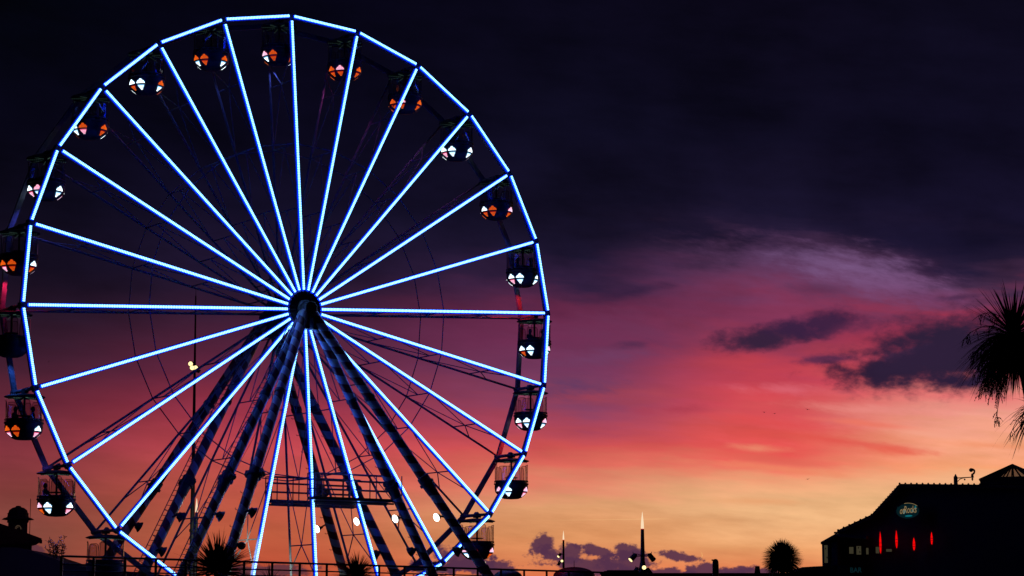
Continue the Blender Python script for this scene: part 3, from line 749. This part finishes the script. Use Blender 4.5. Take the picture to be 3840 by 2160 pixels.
# ------------------------------------------------------------------ mast and beacon columns
D = 150.; p = at(735, 1075, D); q = at(720, 2160, D)
ms = empty('light_mast', (q.x, D, 0)); tag(ms, 'tall tapered black mast carrying a cluster of four small warm lamps', 'lamp mast')
b = MB(); b.tube((0, 0, 0), (p.x-q.x, 0, p.z-.6), .21, .045, 14); b.tube((p.x-q.x, 0, p.z-.6), (p.x-q.x, 0, p.z), .02, .01, 6)
for i in (.62, .35): b.lathe([(.1, p.z*i), (.2, p.z*i+.05), (.2, p.z*i+.2), (.1, p.z*i+.25)], 12, ((p.x-q.x)*i*.95, 0, 0))
b.build('pole', M['black'], ms)
for px, py, r, m_ in ((715, 1364, .15, 'warm'), (721, 1379, .15, 'warm'), (734, 1379, .15, 'warm'), (744, 1393, .09, 'lens')):
    w = at(px, py, D-.5)-ms.location; b = MB(); ax_ = Vector((-.2, -1, -.25)).normalized()
    b.tube(w+ax_*.02, w-ax_*.34, r*1.15, r*.7, 12); b.tube(w-ax_*.3, Vector(((p.x-q.x)*.6, 0, w.z)), .035, n=6)
    l = b.build('lamp', M['black'], ms); b = MB(); b.tube(w+ax_*.01, w+ax_*.05, r, r*.95, 12); b.build('lens', M[m_], l)
def beacon(px, ytip, ycol, ybase, wpx, D, lab, floods=(), flare=False):
    u = D/F; tip = at(px, ytip, D); c = at(px, ycol, D); t = empty('beacon_column', (c.x, D, 0)); tag(t, lab, 'beacon', 'glowing tipped columns'); r = wpx*u/2
    b = MB(); rb_ = r*1.25
    pr = [(rb_*1.3, 0), (rb_, c.z*.5), (rb_, at(px, ybase, D).z)]
    if flare: pr = [(rb_*2.6, 0), (rb_*2.4, at(px, 2150, D).z), (rb_*1.7, at(px, 2128, D).z), (rb_*1.1, at(px, 2104, D).z)]
    b.lathe(pr+[(r*1.0, c.z)], 16); b.build('post', M['black'], t)
    b = MB(); b.lathe([(r*1.02, c.z), (r*1.02, c.z+2.2*u)], 16); b.build('collar', M['conebase'], t)
    b = MB(); H = tip.z-c.z; b.lathe([(r*.98, c.z+2.3*u), (r*.82, c.z+H*.35), (r*.55, c.z+H*.62), (r*.28, c.z+H*.85), (r*.06, c.z+H)], 16); b.build('glass_cone', M['cone'], t, True)
    for fx, fy, sz, ax_, lit in floods:
        w = at(fx, fy, D-.4)-t.location; a = Vector(ax_).normalized(); s = sz*u; b = MB()
        b.tube(w+a*s*1.3, w-a*s*1.3, s*.95, s*.8, 14); b.box(w-a*s*1.4, (s*.8, s*.8, s*.5)); yk = Vector((0, -.3, w.z+s*.5)); b.tube(w-a*s*.6, yk, s*.18, n=6); b.tube(w-a*s*.6+Vector((0, 0, s*.9)), yk+Vector((0, 0, s*.2)), s*.12, n=6); b.tube(w+Vector((0, 0, s*.3)), w+Vector((0, 0, s*1.9)), s*.1, n=5)
        l = b.build('floodlight', M['black'], t)
        b = MB(); b.tube(w+a*s*1.3, w+a*s*1.42, s*.86, s*.8, 14); b.build('lens', M['warm'] if lit else M['lens'], l)
beacon(2409, 1919, 1985, 2100, 12.5, 134, 'tallest beacon column on the right with a glowing pointed tip and five floodlights', [(2374, 2090, 11, (-.75, -.3, -.75), 1), (2443, 2090, 11, (.75, .3, -.9), 0), (2415, 2128, 9, (0, -1, -.05), 1), (2384, 2140, 9, (-.5, .3, -.9), 0), (2434, 2142, 9, (.6, .2, -.9), 0)], True)
beacon(2113, 1990, 2026, 2135, 7, 244, 'slim beacon column standing right of the wheel beyond a domed kiosk', [(2098, 2082, 6, (-.6, -.5, -.7), 1), (2107, 2104, 5.5, (0, -1, 0), 1), (2097, 2112, 6, (-.5, .2, -.9), 0)])
beacon(737, 1868, 1923, 2100, 11, 150.8, 'beacon column with glowing tip rising before the lamp mast on the left', [(735, 2048, 4, (0, -1, 0), 1)])
beacon(1821, 2104, 2124, 2150, 4.5, 330, 'tiny far beacon tip above the railing by the lowest right striped leg')

# ------------------------------------------------------------------ kiosks, posts
def kiosk(px, ytop, rpx, D, lab, spike=0, flat=False):
    u = D/F; c = at(px, ytop, D); r = rpx*u; t = empty('kiosk', (c.x, D, 0)); tag(t, lab, 'kiosk')
    hh = 34*u*rpx/80
    b = MB(); b.lathe([(r*.84, 0), (r*.84, c.z-hh-.05)], 20); b.build('wall', M['wall'], t)
    b = MB(); n = 10; b.lathe([(r*1.02, c.z-hh-.06)]+[(r*math.cos(PI/2*i/n), c.z-hh+hh*math.sin(PI/2*i/n)) for i in range(n)]+[(.01, c.z)], 28, cap=False)
    ro = b.build('dome', M['tile'] if False else M['dark'], t, True)
    if spike: b = MB(); b.tube((0, 0, c.z-.05), (0, 0, c.z+spike*u), .02, .012, 6); b.build('finial', M['black'], ro)
kiosk(2153, 2126, 78, 136, 'round kiosk with a low dark dome and thin spike, in front of the slim beacon', 24)
kiosk(1905, 2138, 52, 128, 'small low domed kiosk at the right end of the wheel')
D = 124; a_ = at(2263, 2143, D); b_ = at(2392, 2143, D)
st = empty('ticket_booth', ((a_.x+b_.x)/2, D, 0)); tag(st, 'flat roofed dark booth just left of the tallest beacon column', 'booth')
b = MB(); b.box((0, 0, a_.z/2-.1), ((b_.x-a_.x)*.9, 1.6, a_.z-.2)); b.build('wall', M['wall'], st)
b = MB(); b.box((0, 0, a_.z-.06), (b_.x-a_.x, 1.9, .12)); b.box((0, 0, a_.z+.02), ((b_.x-a_.x)*.8, 1.5, .06)); b.build('roof', M['dark'], st)
D = 100; c = at(2683, 2096, D); u = D/F
b = MB(); b.lathe([(13*u, 0), (12*u, c.z-.25), (11*u, c.z-.1), (8*u, c.z-.03), (3*u, c.z)], 16); b.box((-10*u, 0, c.z-.05), (9*u, .08, 5*u))
tag(b.build('hooked_post', M['black'], None, True, (c.x, D, 0)), 'thick rounded black post with a small hook at its top', 'post')
D = 104; c = at(2840, 2123, D); u = D/F
b = MB(); b.lathe([(16*u, 0), (13*u, c.z-.5), (8.5*u, c.z-.02), (8*u, c.z)], 4, cap=True)
tag(b.build('obelisk', M['concrete'], None, False, (c.x, D, 0)), 'short tapered square stone post left of the round palm', 'obelisk')
D = 128; a_ = at(3005, 2127, D); b_ = at(3086, 2123, D)
sh = empty('shed', ((a_.x+b_.x)/2, D, 0)); tag(sh, 'low shed with gently sloping dark sheeted roof beside the bar building', 'shed'); hw = (b_.x-a_.x)/2+1.2
b = MB(); b.box((0, 1, (a_.z-.7)/2), (2*hw-.2, 3, a_.z-.7)); b.build('wall', M['wall'], sh)
b = MB(); b.prism([(-hw, a_.z-.75), (-hw*.35, a_.z-.02), (0, a_.z+.02), (hw, b_.z+.03), (hw, a_.z-.75)], -.8, 3)
for i in range(6): b.tube((-.3+i*.3, -.83, a_.z-.75), (-.5+i*.36, -.83, a_.z-.02), .02, n=5)
b.build('roof', paint('tarpaulin', (.05, .045, .07), .7), sh)
c = at(2627, 2082, 9000); mo = MB(); u = 9000/F; n = 14
for i in range(n):
    t0, t1 = [R_(-62+112*(i+j)/n) for j in (0, 1)]
    k0, k1 = [1.0*math.sin(PI*(i+j)/n) for j in (0, 1)]; R0 = 15*u
    mo.add([(R0*math.cos(t0)-k0*u, 0, R0*math.sin(t0)), (R0*math.cos(t0)+.1, 0, R0*math.sin(t0)), (R0*math.cos(t1)+.1, 0, R0*math.sin(t1)), (R0*math.cos(t1)-k1*u, 0, R0*math.sin(t1)),
            (R0*math.cos(t0)-k0*u, 5, R0*math.sin(t0)), (R0*math.cos(t0)+.1, 5, R0*math.sin(t0)), (R0*math.cos(t1)+.1, 5, R0*math.sin(t1)), (R0*math.cos(t1)-k1*u, 5, R0*math.sin(t1))], [(0, 1, 2, 3), (4, 7, 6, 5)])
mo.v = [(x-8*u, y, z) for x, y, z in mo.v]
tag(mo.build('crescent_moon', glow('moonlight', lin((250, 196, 120)), 1., False), None, False, c), 'very faint thin crescent moon low in the orange sky', 'moon')

# ------------------------------------------------------------------ bar building at the right
D = 140.
br = empty('bar_building', (at(3450, 2100, D).x, D, 0)); br.rotation_euler = (0, 0, -R_(14)); BN = Vector((math.sin(R_(14)), math.cos(R_(14)), 0)); BX = Vector((math.cos(R_(14)), -math.sin(R_(14)), 0))
tag(br, 'dark bar building with tiled gable roof, oval sign and red lamps', 'building')
def L2(px, py):
    r = ray(px, py); O = Vector(br.location); t = BN.dot(O)/BN.dot(r); P = r*t; return ((P-Vector((O.x, O.y, 0))).dot(BX), P.z+CAMZ)
def X(px): return L2(px, 2000)[0]
def Z(py, px=3400): return L2(px, py)[1]
b = MB(); b.prism([(X(3146), 0), (X(4300), 0), L2(4300, 1815), L2(3378, 1830), L2(3272, 1945), L2(3146, 1998)], 0, 12); b.build('wall', M['wall'], br)
b = MB(); b.prism([(X(3093), 0), (X(3150), 0), L2(3150, 2014), L2(3093, 2040)], -1.5, 11.5); b.build('porch', M['wall'], br)
b = MB(); b.prism([L2(3091, 2037), L2(3146, 2006), L2(3260, 2014), L2(3260, 2026), L2(3146, 2016), L2(3091, 2045)], -1.8, 11); b.build('porch_roof', M['dark'], br)
b = MB()
ridge = [L2(3142, 1991), L2(3271, 1931), L2(3375, 1816), L2(3680, 1819), L2(4300, 1824), L2(4300, 1836), L2(3380, 1830), L2(3276, 1943), L2(3144, 2003)]
b.prism(ridge, -.5, 12.2)
for x0, y0, x1, y1, st in ((3376, 1815, 3676, 1818, 21.3), (3146, 1989, 3271, 1931, 20), (3271, 1931, 3375, 1816, 12)):
    L_ = math.hypot(x1-x0, y1-y0); n = int(L_/st)
    for i in range(n+1):
        x, z = L2(x0+(x1-x0)*i/n, y0+(y1-y0)*i/n); r = .062 if st > 15 else .038
        for yy in (-.45, ): b.ell((x, yy, z), (r, .2, r), 8, 5)
b.box((X(3139), -.4, Z(1996)), (.25, .3, .1))
rf = b.build('roof', M['tile'], br)
b = MB(); b.box((X(3590), -.2, Z(1802, 3620)), (.22, .22, .45)); b.lathe([(.08, Z(1792, 3620)), (.09, Z(1788, 3620)), (.02, Z(1778, 3620))], 8, (X(3590), -.2, 0)); b.build('chimney', M['dark'], rf)
br_ = MB(); zz = Z(1793, 3620)
br_.tube((X(3597), -.2, zz), (X(3659), -.2, zz+.04), .03, n=6); br_.path([(X(3598), -.2, Z(1806, 3620)), (X(3604), -.2, Z(1799, 3620)), (X(3612), -.2, Z(1795, 3620)), (X(3622), -.2, Z(1793, 3620))], .025, 5)
br_.tube((X(3653), -.2, Z(1803, 3620)), (X(3653), -.2, Z(1779, 3620)), .035, n=8); br_.lathe([(.02, Z(1804, 3620)), (.06, Z(1799, 3620)), (.06, Z(1796, 3620)), (.03, Z(1793, 3620)), (.08, Z(1788, 3620)), (.07, Z(1781, 3620)), (.04, Z(1777, 3620))], 10, (X(3653), -.2, 0))
br_.path([(X(3653)+.17*math.cos(t)*.9-.02, -.2, Z(1770, 3620)+.14*math.sin(t)) for t in [R_(-70+220*i/9) for i in range(10)]], .06, 7); br_.ell((X(3649), -.2, Z(1764, 3620)), (.12, .12, .12), 8, 6); br_.ell((X(3624), -.2, Z(1799, 3620)), (.05, .05, .06), 6, 4)
br_.build('ornamental_bracket', M['black'], rf)
# glazed pyramid lantern
b = MB(); ap = L2(3793, 1737); bl_ = L2(3676, 1800); brr = L2(3915, 1800); yb0, yb1 = -.4, 3.2; apx = (ap[0], 1.4, ap[1])
b.box(((bl_[0]+brr[0])/2, 1.4, Z(1808, 3700)), (brr[0]-bl_[0], 3.6, .28))
cor = [(bl_[0], yb0, bl_[1]), (brr[0], yb0, bl_[1]), (brr[0], yb1, bl_[1]), (bl_[0], yb1, bl_[1])]
for c_ in cor: b.tube(c_, apx, .07, n=6)
for i in range(4):
    p0, p1 = Vector(cor[i]), Vector(cor[(i+1) % 4])
    b.tube(p0, p1, .07, n=6)
    for j in range(1, 6): b.tube(p0.lerp(p1, j/6), apx, .045, n=5)
    # solid lower and outer roof panels leave tall triangular lights in the middle
    A_ = Vector(apx)
    for j in range(6):
        q0, q1 = p0.lerp(p1, j/6), p0.lerp(p1, (j+1)/6)
        if j in (0, 5): b.add([q0, q1, A_], [(0, 1, 2)])
        else:
            b.add([q0, q1, q1.lerp(A_, .18), q0.lerp(A_, .18)], [(0, 1, 2, 3)]); b.add([q0.lerp(A_, .78), q1.lerp(A_, .78), A_], [(0, 1, 2)])
lt = b.build('lantern_roof', M['black'], br)
b = MB()
for i in range(4):
    p0, p1 = Vector(cor[i]), Vector(cor[(i+1) % 4]); A_ = Vector(apx)
    for j in range(1, 5):
        q0, q1 = p0.lerp(p1, j/6), p0.lerp(p1, (j+1)/6); b.add([q0.lerp(A_, .18), q1.lerp(A_, .18), q1.lerp(A_, .78), q0.lerp(A_, .78)], [(0, 1, 2, 3)])
b.build('glazing', glass('lantern_glass', (.42, .42, .42)), lt)
# red lamps
for px, y0, y1, w in ((3306, 1995, 2078, 10), (3366, 1990, 2058, 11), (3431, 2018, 2066, 12), (3497, 1998, 2044, 10)):
    x, z0 = L2(px, y1); z1 = Z(y0); h = z1-z0; b = MB()
    b.lathe([(.01, z0), (w/F*D/2.3*.7, z0+h*.15), (w/F*D/2.3, z0+h*.4), (w/F*D/2.3*.85, z0+h*.65), (w/F*D/2.3*.4, z0+h*.88), (.01, z1)], 10, (x, -.6, 0), cap=False)
    o = b.build('red_lamp', M['red'], br, True); b = MB()
    for q in (.3, .48): b.lathe([(w/F*D/2.3*1.02, z0+h*q), (w/F*D/2.3*1.02, z0+h*q+.025)], 10, (x, -.6, 0))
    b.tube((x, -.6, z1-.02), (x, -.2, z1+.15), .015, n=5); b.build('bracket', M['black'], o)
for px, py, w, h in ((3109, 2081, 13, 66), (3193, 2064, 16, 25), (3221, 2064, 18, 32), (3253, 2067, 9, 24), (3291, 2063, 13, 24), (3334, 2064, 21, 10)):
    x, z = L2(px, py); yy = -1.53 if px < 3140 else -.03; u = D/F; b = MB(); b.box((x, yy, z), (w*u, .04, h*u)); o = b.build('window', M['win'], br)
    b = MB(); b.box((x-w*u/2-.03, yy-.02, z), (.06, .1, h*u+.12)); b.box((x+w*u/2+.03, yy-.02, z), (.06, .1, h*u+.12)); b.box((x, yy-.02, z+h*u/2+.03), (w*u-.002, .1, .06)); b.box((x, yy-.02, z-h*u/2-.03), (w*u-.002, .1, .06))
    if h > 30: b.ell((x-.02, yy-.05, z+h*u*.3), (.03, .02, .05), 6, 4); b.ell((x+.06, yy-.05, z-h*u*.2), (.03, .02, .06), 6, 4)
    b.build('frame', M['wall'], o)
# oval sign
sx_, sz_ = L2(3408, 1919); sg = empty('sign', (0, 0, 0)); sg.parent = br; sg.location = (sx_, -.75, sz_); sg.rotation_euler = (0, R_(-3), R_(10))
u = D/F; b = MB(); b.lathe([(1., 0), (1., .12)], 40, ax='y'); b.v = [(x*43*u, y, z*28*u) for x, y, z in b.v]; b.build('sign_board', M['teal'], sg)
b = MB(); b.path([(44*u*math.cos(2*PI*i/40), -.02, 29*u*math.sin(2*PI*i/40)) for i in range(41)], .03, 6); b.build('sign_rim', M['dark'], sg)
b = MB(); b.path([(44*u*math.cos(R_(a)), -.06, 29.3*u*math.sin(R_(a))) for a in range(35, 112, 7)], .014, 5); b.build('sign_rim_light', M['gold'], sg)
b = MB(); b.ell((-13*u, -.0, -1*u), (5*u, .03, 10*u), 10, 8, Matrix.Rotation(R_(20), 3, 'Y')); b.ell((29*u, 0, 12*u), (3*u, .03, 8*u), 10, 8, Matrix.Rotation(R_(10), 3, 'Y')); b.ell((18*u, 0, 0*u), (4*u, .02, 6*u), 10, 8, Matrix.Rotation(R_(10), 3, 'Y')); b.ell((2*u, 0, -18*u), (14*u, .008, 3*u), 12, 6); b.build('backlight', M['tealb'], sg)
def text(body, name, size, mat, parent, loc, shear=0., sxk=1.):
    cu = bpy.data.curves.new(name, 'FONT'); cu.body = body; cu.size = size; cu.extrude = .01; cu.shear = shear; cu.align_x = 'CENTER'; cu.offset = .004
    o = bpy.data.objects.new(name, cu); C.objects.link(o)
    me = bpy.data.meshes.new_from_object(o); bpy.data.objects.remove(o); me.materials.clear(); me.materials.append(mat)
    o = link(name, me, parent, loc); o.rotation_euler = (PI/2, 0, 0); o.scale = (sxk, 1, 1); return o
text('ot', 'lettering', .56, M['gold'], sg, (-23*u, -.08, -9*u), .3, .5)
text('H', 'lettering', .62, M['teal'], sg, (-36*u, -.07, -8*u), .3, .45)
text('Rocks', 'lettering', .58, M['gold'], sg, (8*u, -.08, -7*u), .25, .52)
x, z = L2(3210, 2147); text('BAR', 'bar_lettering', .42, M['bar'], br, (x, -.1, z), 0, .9)

# ------------------------------------------------------------------ palms
def blade(mb, base, d, L, w, droop, seg=5, curl=0.):
    d = Vector(d).normalized(); s_ = d.cross(Vector((0, 0, 1)))
    if s_.length < .1: s_ = Vector((1, 0, 0))
    s_.normalize(); up = s_.cross(d).normalized(); ptsL = []; vs = []
    for i in range(seg+1):
        t = i/seg; p = Vector(base)+d*(L*t)+Vector((0, 0, -droop*L*t*t))+s_*curl*L*t*t
        ww = w*(1-t)**.7*(.55+.9*min(1, t*4)*.5) if i < seg else .001
        vs += [p-s_*ww*.5+up*ww*.18, p, p+s_*ww*.5+up*ww*.18]
    fs = []
    for i in range(seg):
        for j in (0, 1): fs.append((i*3+j, i*3+j+1, i*3+j+4, i*3+j+3))
    mb.add(vs, fs)
def sph(rnd, zmin=-1., zmax=1.):
    z = rnd.uniform(zmin, zmax); t = rnd.uniform(0, 2*PI); r = math.sqrt(1-z*z); return Vector((r*math.cos(t), r*math.sin(t), z))
def palm(base_xyz, top, R, lab, n, zmin, seed, droop=.25, width=.06, trunk=.12, crown_only=False, lmin=.75):
    rnd = random.Random(seed); t = empty('palm_tree', (base_xyz[0], base_xyz[1], base_xyz[2])); tag(t, lab, 'palm'); tp = Vector(top)-t.location
    b = MB(); pts = [Vector((0, 0, 0)).lerp(tp, i/8)+Vector((.04*math.sin(i*1.3), .03*math.cos(i*1.1), 0)) for i in range(9)]; pts[0] = Vector((0, 0, 0)); b.path(pts, trunk*1.4, 10, r_end=trunk*.8)
    for i in range(14): b.lathe([(trunk*1.2, 0), (trunk*1.3, .04), (trunk*1.1, .08)], 10, Vector((0, 0, 0)).lerp(tp, (i+.5)/14))
    b.build('trunk', M['bark'], t); b = MB()
    for i in range(n):
        d = sph(rnd, zmin, 1); blade(b, tp+d*R*.06, d, R*rnd.uniform(lmin, 1.), width*rnd.uniform(.7, 1.2), droop*rnd.uniform(.3, 1.2), 5, rnd.uniform(-.1, .1))
    b.build('foliage', M['leaf'], t); return t
c = at(2934, 2096, 110); palm((c.x+.15, 110, 0), c, 82/F*110, 'round headed palm with a ball of spiky leaves left of the bar building', 2200, -.8, 5, .15, .075, .1, lmin=.8)
# low frond plants behind and before the railing
c = at(815, 2145, 88); palm((c.x, 88, 0), c, 1.85, 'spiky palm poking above the railing at the lower left of the wheel', 520, -.1, 11, .2, .1, .1, lmin=.5)
c = at(1338, 2165, 96); palm((c.x, 96, 0), c, 1.25, 'smaller spiky palm at the foot of the wheel, below the floodlights', 330, -.05, 12, .2, .09, .1, lmin=.45)
c = at(1010, 2185, 86); palm((c.x, 86, 0), c, 1.0, 'sparse palm with few thin blades between the two bottom palms', 30, .15, 14, .15, .05, .08, lmin=.5)
# big cordyline reaching in at the right edge
D = 45.; base = at(3960, 2300, D); t = empty('cabbage_palm', (base.x, D, 0)); tag(t, 'big drooping cabbage palm head reaching in at the right edge', 'palm')
rnd = random.Random(21); hd1 = at(3802, 1265, D)-t.location; hd2 = at(3872, 1545, D)-t.location; b = MB()
jn = Vector((.05, 0, 2.6)); b.path([(0, 0, 0), (.05, .02, 1.3), jn], .17, 10, r_end=.13)
b.path([jn, (.1, .05, 4.2), (hd1.x+.25, .03, hd1.z-1.0), hd1], .12, 9, r_end=.08); b.path([jn, (hd2.x*.6, -.3, 3.6), (hd2.x+.1, -.4, hd2.z-.3), hd2+Vector((0, -.4, 0))], .10, 9, r_end=.07)
b.build('trunk', M['bark'], t)
b = MB(); k_ = D/F
for i in range(90):
    d = sph(rnd, .35, 1); blade(b, hd1+Vector((0, 0, .05)), d, rnd.uniform(.7, 1.22), rnd.uniform(.05, .075), rnd.uniform(0, .12), 6)
for i in range(330):
    d = sph(rnd, -.35, .55); blade(b, hd1, d, rnd.uniform(.9, 1.3), rnd.uniform(.04, .06), rnd.uniform(.25, .75), 8, rnd.uniform(-.1, .1))
for i in range(420):
    d = sph(rnd, -1., -.05); blade(b, hd1-Vector((0, 0, .05)), d, rnd.uniform(.5, 1.02), rnd.uniform(.035, .06), rnd.uniform(.1, .5), 7, rnd.uniform(-.15, .15))
for i in range(120):
    d = sph(rnd, -.8, .9); blade(b, hd2+Vector((0, -.4, 0)), d, rnd.uniform(.5, .95), rnd.uniform(.04, .055), rnd.uniform(.3, .9), 7, rnd.uniform(-.1, .1))
b.build('foliage', M['leaf'], t)
b = MB()
def spray(p0, d, L, n, ln):
    q = [Vector(p0)]; d = Vector(d).normalized()
    for j in range(9): d = (d+Vector((rnd.uniform(-.1, .1), rnd.uniform(-.1, .1), -.22))).normalized(); q.append(q[-1]+d*L/9)
    b.path(q, .012, 5, r_end=.004)
    for j in range(n):
        t_ = 1.5+7*rnd.random(); i0 = int(t_); p = q[i0].lerp(q[min(9, i0+1)], t_-i0); dd = Vector((rnd.uniform(-1, .6), rnd.uniform(-.8, .8), rnd.uniform(-.7, .2))).normalized(); s = [p]
        for z_ in range(5): dd = (dd+Vector((0, 0, -.35))).normalized(); s.append(s[-1]+dd*ln*(1-.06*i0)/5)
        b.path(s, .006, 4, r_end=.003)
        for z_ in range(7): r = rnd.uniform(1, 4.9); i1 = int(r); b.ell(s[i1].lerp(s[i1+1], r-i1)+Vector((rnd.uniform(-.01, .01), 0, 0)), (.009, .009, .010), 5, 3)
for i in range(44):
    a = rnd.uniform(-1, -.05); spray(hd1+Vector((0, 0, -.05)), (a, rnd.uniform(-.6, .6), rnd.uniform(-.5, .55)), rnd.uniform(.9, 1.45), 16, .34)
spray(hd1+Vector((-.25, -.2, -.5)), (-.25, 0, -1), 1.25, 26, .3); spray(hd2, (-.8, -.2, .1), .8, 10, .3)
b.build('flower_spray', M['leaf'], t)

# ------------------------------------------------------------------ gulls
def gull(px, py, D, span, bank, lab):
    c = at(px, py, D); t = empty('gull', c); tag(t, lab, 'bird'); s = span/2; t.rotation_euler = (0, R_(bank), R_(25))
    b = MB(); b.ell((0, 0, 0), (.055*span, .18*span, .05*span), 8, 7); b.ell((0, -.2*span, .012*span), (.032*span, .05*span, .032*span), 7, 5); b.tube((0, -.24*span, .01*span), (0, -.29*span, 0), .01*span, .002*span, 5); b.add([(0, .12*span, 0), (.06*span, .27*span, .01), (-.06*span, .27*span, .01), (0, .2*span, .02)], [(0, 1, 2), (0, 3, 1), (0, 2, 3)])
    b.build('body', M['dark'], t)
    for k in (-1, 1):
        b = MB(); P_ = [(0, -.04, 0, .1), (.35, -.10, .16, .10), (.6, -.06, .17, .08), (1., .08, .08, .01)]; vs = []
        for x, y, z, w in P_: vs += [(k*x*s, (y-w/2)*span, z*s), (k*x*s, (y+w/2)*span, z*s), (k*x*s, y*span, z*s+.012*span)]
        b.add(vs, [f for i in range(3) for f in ((i*3, i*3+3, i*3+4, i*3+1), (i*3, i*3+2, i*3+5, i*3+3), (i*3+2, i*3+1, i*3+4, i*3+5))]); b.build('wing', M['dark'], t)
gull(2866, 1546, 150, .36, 5, 'leftmost of three far birds above the orange band')
gull(2905, 1551, 150, .36, -8, 'middle one of three far birds above the orange band')
gull(3028, 1536, 150, .38, 12, 'rightmost of three far birds above the orange band')
gull(3029, 1797, 150, .36, -14, 'single far bird left of the bar roof ridge')
gull(183, 1357, 140, .32, -28, 'small bird flying between two spokes at the left of the wheel')

sc = bpy.context.scene
sc.view_settings.view_transform = 'Standard'; sc.view_settings.look = 'None'; sc.view_settings.exposure = 0; sc.view_settings.gamma = 1
sc.cycles.max_bounces = 5; sc.cycles.transparent_max_bounces = 24; sc.cycles.use_denoising = True
sc.cycles.sample_clamp_indirect = 4; sc.render.film_transparent = False
try: sc.cycles.use_light_tree = True
except Exception: pass
